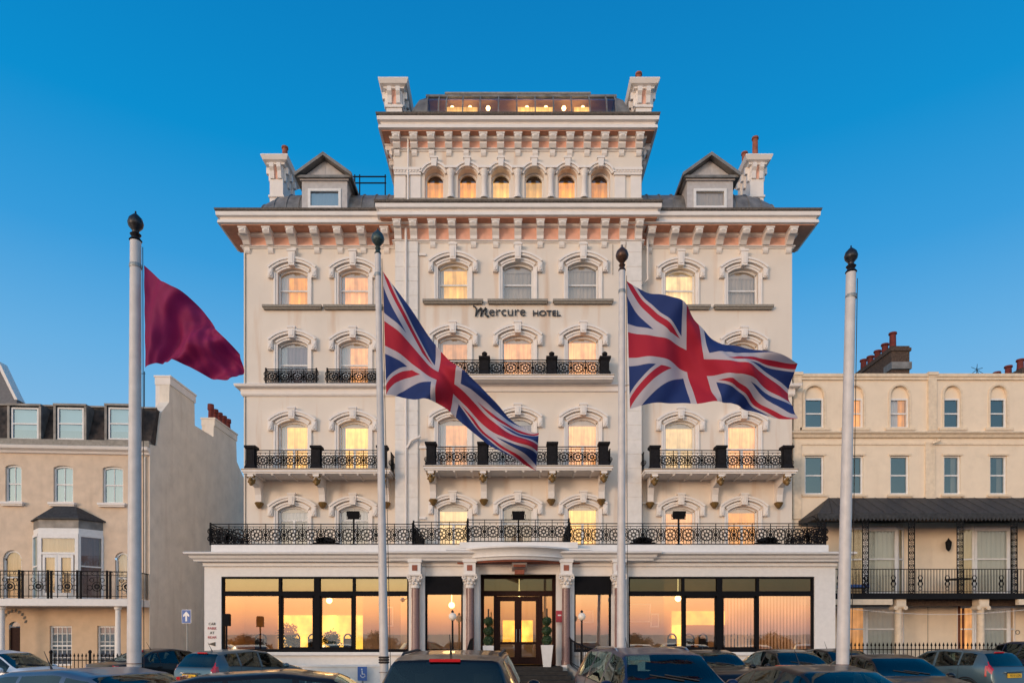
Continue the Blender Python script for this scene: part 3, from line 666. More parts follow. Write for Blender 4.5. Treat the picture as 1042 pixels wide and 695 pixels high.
# terrace floor and railings
tr=empty('terrace',(0,0,0),0,H); 
m=MB(); m.box(EL+.3,ER-.3,EY+.1,-.03,5.301,5.315); m.build('terrace_floor', PAVE, tr)
ry=EY+.12
railing(tr,X(214,26.1),X(420,26.1),5.30,.82,ry,mod=.70,returns=3.8); railing(tr,X(420,26.1)+.03,X(476,26.1)-.02,5.30,.90,ry,mod=.70); 
railing(tr,X(579,26.1)+.03,X(840,26.1),5.30,.84,ry,mod=.70,returns=3.8); railing(tr,X(476,25.5),X(579,25.5),5.32,.86,EY-.5,mod=.66,returns=.55)
# columns
for cx in (-3.63,-1.58,2.03,4.01):
    y=EY-.32; m=MB(); m.lathe(cx,y,[(.185,.75),(.185,.9),(.165,.95),(.15,3.62)],20); o=m.build('column', GRANITE, H, smooth=40)
    m=MB(); m.lathe(cx,y,[(.17,3.62),(.19,3.65),(.16,3.69),(.17,3.85),(.25,4.06)],16)
    for k in range(8):
        a=2*PI*k/8
        for zz,rr,s in ((3.80,.19,.055),(3.92,.22,.06)): m.ball((cx+math.cos(a+zz*9)*rr,y+math.sin(a+zz*9)*rr,zz),s,6,5)
    for sx in (-1,1):
        for sy in (-1,1): m.ring(cx+sx*.22,y+sy*.2,4.02,.055,.05,.08,8)
    m.box(cx-.27,cx+.27,y-.27,y+.27,4.08,4.14); m.build('capital', CAPIT, o, smooth=40)
    m=MB(); m.box(cx-.22,cx+.22,y-.2,EY+.01,4.14,4.58); m.box(cx-.26,cx+.26,y-.25,EY+.01,4.58,4.70)
    m.build('impost_block', WHITE, o); m=MB(); m.box(cx-.10,cx+.10,y-.215,y-.18,4.27,4.48); m.build('inset_panel', POT, o)
    m=MB(); m.box(cx-.21,cx+.21,y-.21,y+.21,.12,.62); m.box(cx-.24,cx+.24,y-.24,y+.24,.62,.68); m.lathe(cx,y,[(.23,.68),(.2,.75)],16); m.build('pedestal', WHITE, o)
    m=MB(); m.box(cx+.15,cx+.33,EY-.14,EY+.0,.12,4.45); m.build('pilaster', WHITE, o)
# plinth + sill
m=MB()
for a,b in ((-11.2,-3.9),(-3.31,-1.87),(2.36,3.78),(4.43,11.6)): m.box(a,b,EY-.12,EY+.2,1.10,1.20)
m.build('sill', WHITE, H)
m=MB(); m.box(EL-.04,-3.9,EY-.06,EY,0,.62); m.box(4.3,ER+.04,EY-.06,EY,0,.62); m.build('plinth', WHITE, H)
# shopfront windows
def fixed_window(x0,x1,z0,z1,muls,trans,fr=BLACKF,topg=GL_TOP,botg=GL_EX,y=EY+.12,inset=(),name='window',thick=.07):
    m=MB(); f=thick; m.box(x0,x0+f,y-.06,y+.08,z0,z1); m.box(x1-f,x1,y-.06,y+.08,z0,z1); m.box(x0+f,x1-f,y-.06,y+.08,z0,z0+f*1.6); m.box(x0+f,x1-f,y-.06,y+.08,z1-f,z1)
    m.box(x0+f,x1-f,y-.07,y+.08,trans-.09,trans+.09)
    for a,b in muls: m.box(a,b,y-.075,y+.08,z0+f*1.6,trans-.09); m.box(a,b,y-.075,y+.08,trans+.09,z1-f)
    for a,b in inset:
        m.box(a,a+.06,y-.05,y+.05,z0+.12,trans-.1); m.box(b-.06,b,y-.05,y+.05,z0+.12,trans-.1); m.box(a,b,y-.05,y+.05,z0+.1,z0+.19); m.box(a,b,y-.05,y+.05,trans-.17,trans-.09)
    o=m.build(name, fr, H)
    g=MB(); g.quad((x0+.03,y+.02,z0+.03),(x1-.03,y+.02,z0+.03),(x1-.03,y+.02,trans),(x0+.03,y+.02,trans)); g.build('glass', botg, o)
    g=MB(); g.quad((x0+.03,y+.02,trans),(x1-.03,y+.02,trans),(x1-.03,y+.02,z1-.02),(x0+.03,y+.02,z1-.02)); g.build('toplight_glass', topg, o)
    return o
ex=lambda p:(p-521)/26.73
TR=3.45
w1=fixed_window(-11.07,-3.93,1.22,4.09,[(ex(283),ex(285.5)),(ex(319),ex(325)),(ex(358.5),ex(361))],TR,inset=((ex(285.5),ex(319)),(ex(325),ex(358.5))))
w2=fixed_window(4.43,11.52,1.22,4.09,[(ex(694.5),ex(697)),(ex(730),ex(735.5)),(ex(770.5),ex(773))],TR,topg=GL_TR,inset=((ex(697),ex(730)),(ex(735.5),ex(770.5))))
w3=fixed_window(-3.31,-1.87,1.22,4.11,[],3.50,topg=GL_DK); w4=fixed_window(2.36,3.78,1.22,4.11,[],3.50,topg=GL_DK)
m=MB(); m.box(-3.28,-1.9,EY-.10,EY+.02,3.42,4.08); m.build('roller_blind_box', BLACKF, w3); m=MB(); m.box(2.39,3.75,EY-.10,EY+.02,3.42,4.08); m.build('roller_blind_box', BLACKF, w4)
# toplight blinds
m=MB(); m.box(-11.0,-4.0,EY+.30,EY+.33,3.5,4.05); m.build('blind', BEIGE, w1)
# vertical blinds in the right windows
m=MB(); k=ex(739)
while k<11.45:
    a=.35; m.add([(k-.05*math.cos(a),EY+.42-.05*math.sin(a),1.3),(k+.05*math.cos(a),EY+.42+.05*math.sin(a),1.3),(k+.05*math.cos(a),EY+.42+.05*math.sin(a),3.5),(k-.05*math.cos(a),EY+.42-.05*math.sin(a),3.5)],[(0,1,2,3)])
    k+=.127
m.build('vertical_blind', BLINDL, w2)
# interior shell
m=MB(); m.quad((EL+.1,-.35,.7),(ER-.1,-.35,.7),(ER-.1,-.35,4.5),(EL+.1,-.35,4.5)); m.quad((EL+.1,EY+.3,4.5),(ER-.1,EY+.3,4.5),(ER-.1,-.35,4.5),(EL+.1,-.35,4.5))
for x in (EL+.1,-3.6,-1.5,2.0,4.1,ER-.1): m.quad((x,EY+.3,.7),(x,-.35,.7),(x,-.35,4.5),(x,EY+.3,4.5))
m.build('room_interior', ROOMW, H)
m=MB(); m.quad((EL+.1,EY+.25,.70),(ER-.1,EY+.25,.70),(ER-.1,-.35,.70),(EL+.1,-.35,.70)); m.build('room_floor', BROWNF, H)
m=MB(); m.box(-10.1,-5.9,-.5,-.45,1.0,2.72); m.build('room_glow_panel', ROOML, H)  # self-glowing panels added for the yellow lamp light deep in the room
m=MB(); m.box(-.4,.9,-.5,-.45,1.5,2.5); m.build('room_glow_panel', ROOML, H)
m=MB(); m.box(6.9,9.3,-.5,-.45,2.3,2.9); m.build('room_glow_panel', ROOML, H)
m=MB(); m.box(6.9,7.3,-.52,-.47,1.0,2.3); m.build('room_glow_panel', ROOML, H)
for k,(x,z,w_,h_) in enumerate(((ex(657),2.75,.9,.75),(ex(673),2.45,.35,.55),(ex(388),2.6,.5,.8),(ex(600),2.6,.6,.5))):
    m=MB(); m.box(x-w_/2,x+w_/2,EY+1.2,EY+1.24,z-h_/2,z+h_/2); o=m.build('picture_frame', TRIM, H); m=MB(); m.box(x-w_/2+.06,x+w_/2-.06,EY+1.19,EY+1.2,z-h_/2+.06,z+h_/2-.06); m.build('picture', CUR_M, o)
m=MB(); m.box(ex(641),ex(683),EY+1.24,EY+1.3,.75,4.4); m.box(ex(595),ex(622),EY+1.24,EY+1.3,.75,4.4); m.box(ex(362),ex(402),EY+1.24,EY+1.3,.75,4.4); m.build('partition', ROOMW, H)
def dining_chair(x,y,rz):
    m=MB(); m.box(-.22,.22,-.22,.22,.42,.48)
    for a in (-.2,.2):
        for b in (-.2,.2): m.box(a-.02,a+.02,b-.02,b+.02,0,.42 if b<0 else 1.0)
    m.box(-.22,.22,.19,.22,.55,1.02); m.ring(0,.205,1.0,.2,.06,.03,10,0,PI)
    o=m.build('dining_chair',BROWNF,None,(x,30+y,.71),rz); tag(o,'dark dining chair inside the ground floor restaurant windows','chair','dining chairs in the restaurant')
for k in range(6): dining_chair(ex(694)+k*.62,-2.9+.4*(k%2),.4*(-1)**k)
for k in range(4): dining_chair(-9.9+k*1.05,-3.0+.5*(k%2),.5*(-1)**k)
def leafy(m,c,r,n,sz=.05):
    for k in range(n):
        u=Vector((random.gauss(0,1),random.gauss(0,1),random.gauss(0,1))).normalized(); p=Vector(c)+u*r*(random.random()**.4)*random.uniform(.8,1.15)
        a=Vector((random.uniform(-1,1),random.uniform(-1,1),random.uniform(-1,1))).normalized()*sz; b=a.cross(u).normalized()*sz*.6; m.add([p-a,p+b,p+a,p-b],[(0,1,2,3)])
def house_plant(x,y,h,lab):
    t=empty('house_plant',(x,30+y,.71)); tag(t,lab,'potted plant'); m=MB(); m.lathe(0,0,[(.12,0),(.18,.4),(.19,.42),(.16,.4)],10); m.build('pot',POT,t); m=MB(); m.tube([(0,0,.35),(.03,0,h*.6)],.02,5); m.build('stem',BARK,t)
    m=MB(); leafy(m,(0,0,h*.72),h*.26,500,.06); leafy(m,(.12,0,h*.5),h*.2,250,.06); m.build('foliage',LEAF,t)
house_plant(-9.0,-2.6,1.7,'leafy house plant behind the second pane of the left hotel window'); house_plant(-7.3,-2.4,1.4,'leafy house plant behind the third pane of the left hotel window')
for x,y,z in ((-7.6,-1.6,3.3),(-6.0,-1.6,3.2),(-2.5,-1.7,3.1),(6.2,-1.6,3.5),(7.0,-1.2,3.4),(.3,-1.5,3.6),(8.6,-1.8,3.3)):
    m=MB(); m.ball((x,y,z),.13,10,7); m.tube([(x,y,z+.1),(x,y,4.5)],.015,5); m.build('pendant_lamp', LAMP_W, H)
# door
m=MB(); DY=EY+.9; x0,x1=-1.20,1.68; cx=.24
m.box(x0,x0+.1,DY-.1,DY+.1,.7,4.18); m.box(x1-.1,x1,DY-.1,DY+.1,.7,4.18); m.box(x0+.1,x1-.1,DY-.1,DY+.1,4.08,4.18); m.box(x0+.1,x1-.1,DY-.12,DY+.1,3.40,3.60)
m.box(-.72,-.6,DY-.1,DY+.1,.7,3.4); m.box(1.08,1.2,DY-.1,DY+.1,.7,3.4); m.box(x0+.1,-.72,DY-.08,DY+.08,.7,1.1); m.box(1.2,x1-.1,DY-.08,DY+.08,.7,1.1)
ent=m.build('entrance_frame', BROWNF, H)
m=MB()
for x in (x0,x1): m.quad((x,EY+.2,.7),(x,DY+.2,.7),(x,DY+.2,4.18),(x,EY+.2,4.18))
m.quad((x0,EY+.2,4.18),(x1,EY+.2,4.18),(x1,DY+.2,4.18),(x0,DY+.2,4.18)); m.build('porch_lining', BROWNF, ent)
for sx in (-1,1):
    a,b=(-.6,.24) if sx<0 else (.24,1.08); m=MB(); f=.14
    m.box(a,a+f,DY-.06,DY+.06,.72,3.38); m.box(b-f,b,DY-.06,DY+.06,.72,3.38); m.box(a+f,b-f,DY-.06,DY+.06,.72,1.0); m.box(a+f,b-f,DY-.06,DY+.06,3.2,3.38); m.box(a+f,b-f,DY-.05,DY+.05,1.5,1.6)
    d=m.build('door', BROWNF, H); m=MB(); hx=b-.07 if sx<0 else a+.07; m.tube([(hx,DY-.12,1.6),(hx,DY-.12,2.1)],.018,6); m.build('handle', GALV, d)
    g=MB(); g.quad((a+.1,DY,.95),(b-.1,DY,.95),(b-.1,DY,3.3),(a+.1,DY,3.3)); g.build('glass', GL_DO, d)
g=MB(); g.quad((x0+.05,DY+.01,.9),(-.66,DY+.01,.9),(-.66,DY+.01,3.5),(x0+.05,DY+.01,3.5)); g.build('sidelight_glass', GL_DO, ent); g=MB(); g.quad((1.14,DY+.01,.9),(x1-.05,DY+.01,.9),(x1-.05,DY+.01,3.5),(1.14,DY+.01,3.5)); g.build('sidelight_glass', GL_DO, ent)
g=MB(); g.quad((x0+.05,DY+.012,3.5),(x1-.05,DY+.012,3.5),(x1-.05,DY+.012,4.1),(x0+.05,DY+.012,4.1)); g.build('fanlight_glass', GL_TR, ent)
# steps
m=MB(); yy=EY-1.2
m.box(-1.35,1.85,yy,EY+1.0,.1,.70)
for k in range(4): m.box(-1.5,2.0+k*.1,yy-.30*(k+1),yy-.30*k,.1,.70-.145*(k+1)+.02)
m.build('entrance_steps', STEPM, H)
m=MB(); 
def cheek(t): return (2.05+1.1*t*t, EY-.4-2.3*t, .72-.5*t)
for k in range(12):
    a=cheek(k/12); b=cheek((k+1)/12); m.add([(a[0],a[1],.1),(a[0]+.25,a[1],.1),(b[0]+.25,b[1],.1),(b[0],b[1],.1),(a[0],a[1],a[2]+.08),(a[0]+.25,a[1],a[2]+.08),(b[0]+.25,b[1],b[2]+.08),(b[0],b[1],b[2]+.08)],[(0,3,2,1),(4,5,6,7),(0,1,5,4),(1,2,6,5),(2,3,7,6),(3,0,4,7)])
m.build('step_cheek', CONC, H)
m=MB(); pts=[]
for k in range(25):
    a=cheek(k/24); pts.append((a[0]+.12,a[1],a[2]+1.05)); m.box(a[0]+.11,a[0]+.13,a[1]-.01,a[1]+.01,a[2],a[2]+1.05)
m.tube(pts,.028,6); m.tube([(p[0],p[1],p[2]-.82) for p in pts],.015,5)
m.build('handrail', IRON, H); m=MB(); m.tube([(-1.45,EY-.3,1.75),(-1.5,EY-1.3,1.7),(-1.6,EY-2.5,1.15)],.028,6)
for k in range(16): t=k/15; m.box(-1.47-.13*t,-1.45-.13*t,EY-.3-2.2*t-.01,EY-.3-2.2*t+.01,.2,1.72-.5*t*t)
m.build('handrail', IRON, H)

# hotel sign lettering
def text(name,s,size,loc,m,parent,ext=.012,align='CENTER',rz=0,shear=0,offset=0.0,sx=1):
    cu=bpy.data.curves.new(name,'FONT'); cu.body=s; cu.size=size; cu.extrude=ext; cu.align_x=align; cu.shear=shear; cu.offset=offset; cu.resolution_u=3
    cu.materials.append(m); o=bpy.data.objects.new(name,cu); C.objects.link(o); o.parent=parent; o.location=loc; o.rotation_euler=(PI/2,0,rz); o.scale=(sx,1,1); return o
S=empty('hotel_sign',(X(527,29.5),29.5-.06,Z(322,29.5))); tag(S,'black raised lettering reading mercure HOTEL on the cream wall below the top windows','sign')
text('lettering','ercure',.58,(-1.27,0,0),LETTER,S,.012,'LEFT',offset=.0,sx=1.04)
text('lettering','HOTEL',.33,(.62,0,0),LETTER,S,.02,'LEFT',offset=.004,sx=1.18)
m=MB()
def stroke(pts,w):
    for (x0,z0),(x1,z1) in zip(pts[:-1],pts[1:]):
        dx,dz=x1-x0,z1-z0; L=math.hypot(dx,dz); nx,nz=-dz/L*w/2,dx/L*w/2
        m.prism_y(-.03,.03,[(x0-nx-dx*.1,z0-nz-dz*.1),(x1-nx+dx*.1,z1-nz+dz*.1),(x1+nx+dx*.1,z1+nz+dz*.1),(x0+nx-dx*.1,z0+nz-dz*.1)])
ox=-1.92
stroke([(ox,.42),(ox+.08,.38),(ox+.13,.28),(ox+.10,.0)],.05); stroke([(ox+.1,.0),(ox+.2,.2),(ox+.32,.33),(ox+.37,.28),(ox+.32,0)],.055); stroke([(ox+.33,0),(ox+.42,.2),(ox+.52,.33),(ox+.57,.26),(ox+.52,.06),(ox+.6,-.03),(ox+.66,.0)],.055)
m.build('lettering', LETTER, S)
# terrace floodlights
def flood(px,lab):
    Yf=26.3; x=X(px,Yf); t=empty('floodlight',(x,Yf,5.31)); tag(t,lab,'floodlight','floodlights on the terrace')
    m=MB(); m.box(-.03,.03,-.03,.03,0,1.05); m.box(-.12,.12,-.12,.12,0,.04); m.build('post', IRON, t)
    m=MB(); m.add([(a,b*math.cos(.4)-c*math.sin(.4),c*math.cos(.4)+b*math.sin(.4)+1.2) for a,b,c in [(-.22,-.13,-.15),(.22,-.13,-.15),(.22,.13,-.10),(-.22,.13,-.10),(-.25,-.13,.15),(.25,-.13,.15),(.2,.13,.10),(-.2,.13,.10)]],[(0,3,2,1),(4,5,6,7),(0,1,5,4),(1,2,6,5),(2,3,7,6),(3,0,4,7)])
    m.tube([(-.27,0,1.2),(-.27,0,1.02),(.27,0,1.02),(.27,0,1.2)],.015,5); m.build('lamp_housing', IRON, t)
flood(360,'black floodlight on a post before the second window from the left side of the terrace'); flood(527.5,'black floodlight above the middle of the entrance canopy'); flood(690.5,'black floodlight on the terrace right of the third flagpole')
def spot(px,lab):
    Yf=26.35; m=MB(); n=12
    m.lathe(0,0,[(.02,0),(.35,.05),(.42,.12),(.30,.2),(.05,.26)],16); m.box(-.5,.5,-.06,.06,.0,.04); o=m.build('uplighter', IRON, None,(X(px,Yf),Yf+.2,5.42)); tag(o,lab,'uplighter','low dished uplighters on the terrace')
spot(330,'low black dish uplighter left of the left floodlight on the terrace'); spot(655,'low black dish uplighter just right of the third flagpole'); spot(783,'low black dish uplighter near the right end of the terrace')
# pier writing
for i,s in enumerate(('CAR','PARK','AT','REAR')):
    pass
SG=empty('painted_sign',(X(216,26),25.985,Z(640,26))); tag(SG,'small dark red lettering and arrow on the left white pier of the hotel','sign')
for i,s in enumerate(('CAR','PARK','AT','REAR')): text('lettering',s,.14,(0,0,.16-i*.17),SIGNR if i%2 else LETTER,SG,.004)
m=MB(); m.prism_y(-.005,.005,[(-.16,-.56),(.12,-.64),(.12,-.48)]); m.build('arrow', LETTER, SG)
SR=empty('wall_plaque',(X(569,25.9),25.8,Z(627,25.9))); tag(SR,'small red plaque on the wall right of the entrance doors','sign')
m=MB(); m.box(-.13,.13,-.02,.02,-.22,.22); m.build('board', SIGNR, SR); m=MB(); m.box(-.06,.07,-.025,-.021,.02,.07); m.build('white_panel', SIGNW, SR)

# ================================================================== LEFT HOUSE
TH=math.radians(4); ct,st=math.cos(TH),math.sin(TH); LX,LYY=-16.46,31.0
LHs=empty('terraced_house',(LX,LYY,0)); tag(LHs,'beige rendered house with slate mansard, bay window and balcony left of the hotel','house')
LF=empty('facade',(0,0,0),TH,LHs)
def lu(px):
    k=(px-CX)/F; s=(LX-k*LYY)/(ct-st*k); return -s
def lz(px,py): 
    s=-lu(px); return Z(py,LYY-st*s)
def l2(px,py): return lu(px),lz(px,py)
# facade built in rotated frame: subtract nothing (frame empty rotated)
lw2=[(lu(5.5),lu(22)),(lu(54.5),lu(74.5)),(lu(104.5),lu(125.5))]
z2a,z2b=lz(64,511.5),lz(64,473.5)
lops=[(a,b,z2a,z2b,.09) for a,b in lw2]+[(lu(50.5),lu(73),lz(60,677),lz(60,636.5),0),(lu(99),lu(122),lz(110,677),lz(110,636.5),0),(lu(9),lu(20.5),.3,lz(14,632),.35),(lu(3),lu(22),5.05-1.9+.4,lz(12,559.5),.45),(lu(117),lu(131),3.55,lz(124,561.5),.35)]
lops[-2]=(lu(3),lu(22),3.45,lz(12,559.5),.45); lops[-1]=(lu(117),lu(131),3.45,lz(124,561.5),.35)
bay0,bay1=lu(34),lu(105)
zc=lz(76,455)
m=MB(); wall(m,-12,0,3.1,zc,0,[o for o in lops if o[2]>3.2],.16); 
m.build('facade_wall', BEIGE, LHs,rz=TH)
m=MB(); wall(m,-12,0,0,3.1,.0,[o for o in lops if o[2]<3.2],.16); m.build('ground_floor_wall', BEIGE2, LHs,rz=TH)
bpy.data.objects.remove(LF)
def lwin(a,b,z0,z1,rise,glass,cur,bars,mid=.5):
    c=(a+b)/2; o=make_window(LHs,(c*ct,c*st,z0),b-a,z1-z0,rise,glass,cur,rev=.14,bars=bars,mid=mid,surround=None,sill=(b-a)+.3 if z0>5 else None,rz=TH,drape=0)
for a,b in lw2: lwin(a,b,z2a,z2b,.09,GL_NB,CUR_T,(1,0))
lwin(*lops[3][:4],0,GL_NB,CUR_M,(3,4)); lwin(*lops[4][:4],0,GL_NB,CUR_M,(3,4))
lwin(*lops[6][:4],.45,GL_UP,CUR_B,(0,0),.45); lwin(*lops[7][:4],.35,GL_UP,CUR_W,(0,0),.45)
m=MB(); a,b=lops[5][:2]; m.box(a,b,.1,.16,.12,2.2); m.box(a+.08,(a+b)/2-.04,.08,.1,.4,1.1); m.box((a+b)/2+.04,b-.08,.08,.1,.4,1.1); m.build('door', BROWNF, LHs, rz=TH)
m=MB(); m.box(a,b,.12,.14,2.25,lz(14,632)); m.build('fanlight', GL_NB, LHs, rz=TH)
# cornice + parapet
m=MB(); m.prism_x(-12,.05,[(0,zc-.32),(-.10,zc-.30),(-.14,zc-.22),(-.30,zc-.14),(-.34,zc-.02),(-.30,zc),(0,zc)]); m.build('cornice', TRIM, LHs, rz=TH)
zp=lz(76,447.5); m=MB(); m.box(-12,0,-.05,.2,zc+.001,zp); m.build('parapet', SILL, LHs, rz=TH)
zm=lz(76,409); m=MB(); m.add([(-12,.1,zp-.05),(0,.1,zp-.05),(0,.75,zm),(-12,.75,zm),(-12,9,zm+.0),(0,9,zm)],[(0,1,2,3),(3,2,5,4)]); m.add([(0,.1,zp-.05),(0,9,zp-.05),(0,9,zm),(0,.75,zm)],[(0,1,2,3)])
MANS=mat('weathered_mansard_slate',(.045,.032,.026),.8,var=.6,scale=3.2,bump=.6,bscale=9,dirt=.5)
rf=m.build('roof', MANS, LHs, rz=TH)
m=MB(); m.box(-12,0,.68,.82,zm,zm+.07); m.build('ridge_capping', LEAD, rf)
for a,b in ((7.5,42),(54.5,88),(106.5,139)):
    xa,xb=lu(a),lu(b); z0=lz((a+b)/2,448); z1=lz((a+b)/2,413); m=MB(); f=.10
    m.box(xa,xa+f,-.02,.8,z0,z1); m.box(xb-f,xb,-.02,.8,z0,z1); m.box(xa,xb,-.06,.85,z1,z1+.09); m.box(xa+f,xb-f,.0,.1,z0-.02,z0+.04)
    d=m.build('dormer', LEAD, LHs, rz=TH)
    m=MB(); g=.07; zz=z0+.04; xa+=f+.04; xb-=f+.04; z1-=.06
    m.box(xa,xa+g,.04,.14,zz,z1); m.box(xb-g,xb,.04,.14,zz,z1); m.box(xa+g,xb-g,.04,.14,zz,zz+g); m.box(xa+g,xb-g,.04,.14,z1-g,z1); m.box(xa+g,xb-g,.05,.13,(zz+z1)/2-.03,(zz+z1)/2+.03); m.build('window_frame', SASH, d)
    m=MB(); m.quad((xa,.1,zz),(xb,.1,zz),(xb,.1,z1),(xa,.1,z1)); m.build('glass', GL_NB, d); m=MB(); m.quad((xa-.05,.3,zz),(xb+.05,.3,zz),(xb+.05,.3,z1+.1),(xa-.05,.3,z1+.1)); m.build('blind', CUR_T, d)
# bay window
bc=(bay0+bay1)/2; bw=(bay1-bay0)/2; zb0=3.42; zb1=lz(70,530); dpt=.75; iw=bw*.56
P=[(bc-bw,0),(bc-iw,-dpt),(bc+iw,-dpt),(bc+bw,0)]
bay=empty('bay_window',(0,0,0),TH,LHs)
m=MB(); m.prism_z(zb1-.42,zb1-.02,[(x*1.0,y) for x,y in P]); m.build('bay_fascia', LEAD, bay)
m=MB(); Pp=[(bc-bw-.12,0),(bc-iw-.06,-dpt-.12),(bc+iw+.06,-dpt-.12),(bc+bw+.12,0)]; zt=lz(70,516.5)
apx=[(bc-iw*.55,-.05),(bc+iw*.55,-.05)]
m.add([(x,y,zb1) for x,y in Pp]+[(apx[0][0],-.28,zt),(apx[1][0],-.28,zt),(apx[0][0],0,zt),(apx[1][0],0,zt)],[(0,1,4),(1,2,5,4),(2,3,5),(0,4,6),(3,7,5),(4,5,7,6),(0,3,2,1)]); m.prism_z(zb1-.05,zb1,Pp); m.build('bay_roof', SLATE, bay)
def cant(p,q,z0,z1,parent,glass,cur,split=None,name='bay_sash',mat_=None,mullions=(),trans=None,t=.08):
    mat_=mat_ or SASH
    d=Vector((q[0]-p[0],q[1]-p[1],0)); L=d.length; ang=math.atan2(d.y,d.x)
    m=MB(); m.box(0,t,-.04,.06,z0,z1); m.box(L-t,L,-.04,.06,z0,z1); m.box(t,L-t,-.04,.06,z0,z0+t*1.3); m.box(t,L-t,-.04,.06,z1-t*1.5,z1)
    if split: m.box(t,L-t,-.03,.05,split-.03,split+.03)
    if trans: m.box(t,L-t,-.035,.055,trans-.05,trans+.05)
    for u in mullions: m.box(L*u-.05,L*u+.05,-.035,.05,z0,trans or z1)
    o=m.build(name, mat_, parent, (p[0],p[1],0), ang)
    m=MB(); m.quad((.02,.01,z0),(L-.02,.01,z0),(L-.02,.01,z1),(.02,.01,z1)); m.build('glass', glass, o)
    if cur:
        m=MB(); n=24
        for k in range(n):
            u=.02+(L-.04)*k/n; v=.02+(L-.04)*(k+1)/n; m.quad((u,.12+.02*math.sin(u*30),z0),(v,.12+.02*math.sin(v*30),z0),(v,.12+.02*math.sin(v*30),z1),(u,.12+.02*math.sin(u*30),z1))
        m.build('curtain', cur, o)
    return o
ztop=zb1-.43; m=MB(); m.prism_z(ztop-.24,ztop,P); m.build('bay_head', SASH, bay)
ztop-=.24
cant(P[0],P[1],zb0,ztop,bay,GL_NB,CUR_W,split=4.9); cant(P[2],P[3],zb0,ztop,bay,GL_BY,CUR_M,split=4.9)
cant(P[1],P[2],zb0,ztop,bay,GL_UP,CUR_B,trans=5.45,mullions=(.5,),t=.14)
m=MB()
for k_ in range(2):
    xa_=bc-iw+.2+k_*(iw-.16); xb_=xa_+iw-.24
    m.box(xa_,xa_+.09,-dpt-.05,-dpt+.03,zb0+.1,5.38); m.box(xb_-.09,xb_,-dpt-.05,-dpt+.03,zb0+.1,5.38); m.box(xa_+.09,xb_-.09,-dpt-.05,-dpt+.03,zb0+.1,zb0+.3); m.box(xa_+.09,xb_-.09,-dpt-.05,-dpt+.03,5.26,5.38)
    m.build('french_door', SASH, bay); m=MB()
# balcony
bl_=empty('balcony',(0,0,0),TH,LHs); 
pl=[(-12,0),(-12,-1.3)]+[(lu(70)+ (k/10-.5)*0,0) for k in range(0)]
ys=lambda x:-1.45+.35*min(1,abs(x-lu(70))/4.5)**2
fr=[(x,ys(x)) for x in [ -12+ i*.4 for i in range(31)]]
m=MB(); m.prism_z(3.12,3.42,[(-12,.0)]+fr+[(0,0)]); m.build('slab', WHITE, bl_)
m=MB(); z0=3.46; ht=1.15
for i in range(len(fr)-1):
    (xa,ya),(xb,yb)=fr[i],fr[i+1]
    def seg(zc_,h_): m.add([(xa,ya+.05,zc_-h_),(xb,yb+.05,zc_-h_),(xb,yb+.09,zc_-h_),(xa,ya+.09,zc_-h_),(xa,ya+.05,zc_+h_),(xb,yb+.05,zc_+h_),(xb,yb+.09,zc_+h_),(xa,ya+.09,zc_+h_)],[(0,3,2,1),(4,5,6,7),(0,1,5,4),(1,2,6,5),(2,3,7,6),(3,0,4,7)])
    seg(z0+ht,.02); seg(z0+ht-.16,.012); seg(z0+.08,.015)
    m.box(xa-.01,xa+.01,ya+.06,ya+.08,z0,z0+ht); 
    if i%3==0: m.box(xa-.035,xa+.035,ya+.03,ya+.11,z0-.03,z0+ht+.05); m.box(xa+.1,xa+.17,ya+.03,ya+.11,z0-.03,z0+ht+.03)
    if i%3==1: m.ring(xb,(ya+yb)/2+.07,z0+.5,.20,.03,.02,12); m.ring(xb,(ya+yb)/2+.07,z0+.5,.09,.07,.03,8); m.ring(xb-.3,(ya+yb)/2+.07,z0+.45,.11,.025,.02,9); m.ring(xb+.3,(ya+yb)/2+.07,z0+.45,.11,.025,.02,9); m.ring(xb-.22,(ya+yb)/2+.07,z0+.78,.09,.022,.02,8); m.ring(xb+.22,(ya+yb)/2+.07,z0+.78,.09,.022,.02,8)
    m.ring((xa+xb)/2,(ya+yb)/2+.07,z0+ht-.08,.05,.018,.015,6)
k=fr[-1][1]
while k<0: m.box(-.06,-.04,k,k+.02,z0,z0+ht); k+=.13
m.box(-.07,-.03,fr[-1][1],0,z0+ht-.02,z0+ht+.02)
m.build('railing', IRON, bl_)
for px in (5,128.5):
    m=MB(); m.lathe(lu(px)+(.55 if px<50 else .15),-1.05,[(.16,.12),(.16,.3),(.115,.35),(.105,2.95),(.15,3.0),(.15,3.12)],14); m.build('post', WHITE, bl_, smooth=40)
# side wall with chimney stacks (world-aligned)
def SY(px): return -LX*F/(CX-px)
prof=[(31.0,0),(31.0,lz(151,452)),(31.6,Z(452,31.3)),(32.0,Z(420,32.0)),(32.75,Z(409,32.75)),(32.8,Z(384,32.8)),(35.36,Z(408.7,35.36)),(35.4,12.7),(37.6,12.75),(37.7,13.75),(40.7,13.75),(40.8,12.2),(42.5,11.0),(43.5,10.2),(43.5,0)]
prof=[(a-LYY,b) for a,b in prof]
m=MB(); m.prism_x(-.45,.02,prof); m.build('side_wall', SIDEW, LHs)
for y0,y1,zt in ((1.8,4.4,Z(384,32.8)),(6.7,9.75,13.75)):
    m=MB(); m.box(-.68,.06,y0-.03,y1+.03,zt-.35,zt); m.box(-.72,.1,y0-.06,y1+.06,zt,zt+.08); m.box(-.66,-.02,y0,y1,zt-3,zt-.35); ch=m.build('chimney', SIDEW if y0>3 else TRIM, LHs)
    if y0>3:
        for k in range(5):
            m=MB(); zz=zt+.08; m.lathe(-.32,y0+.35+k*.58,[(.17,zz),(.14,zz+.1),(.13,zz+.5),(.18,zz+.55),(.17,zz+.75+.1*(k==0))],10); m.build('chimney_pot', REDPOT, ch)
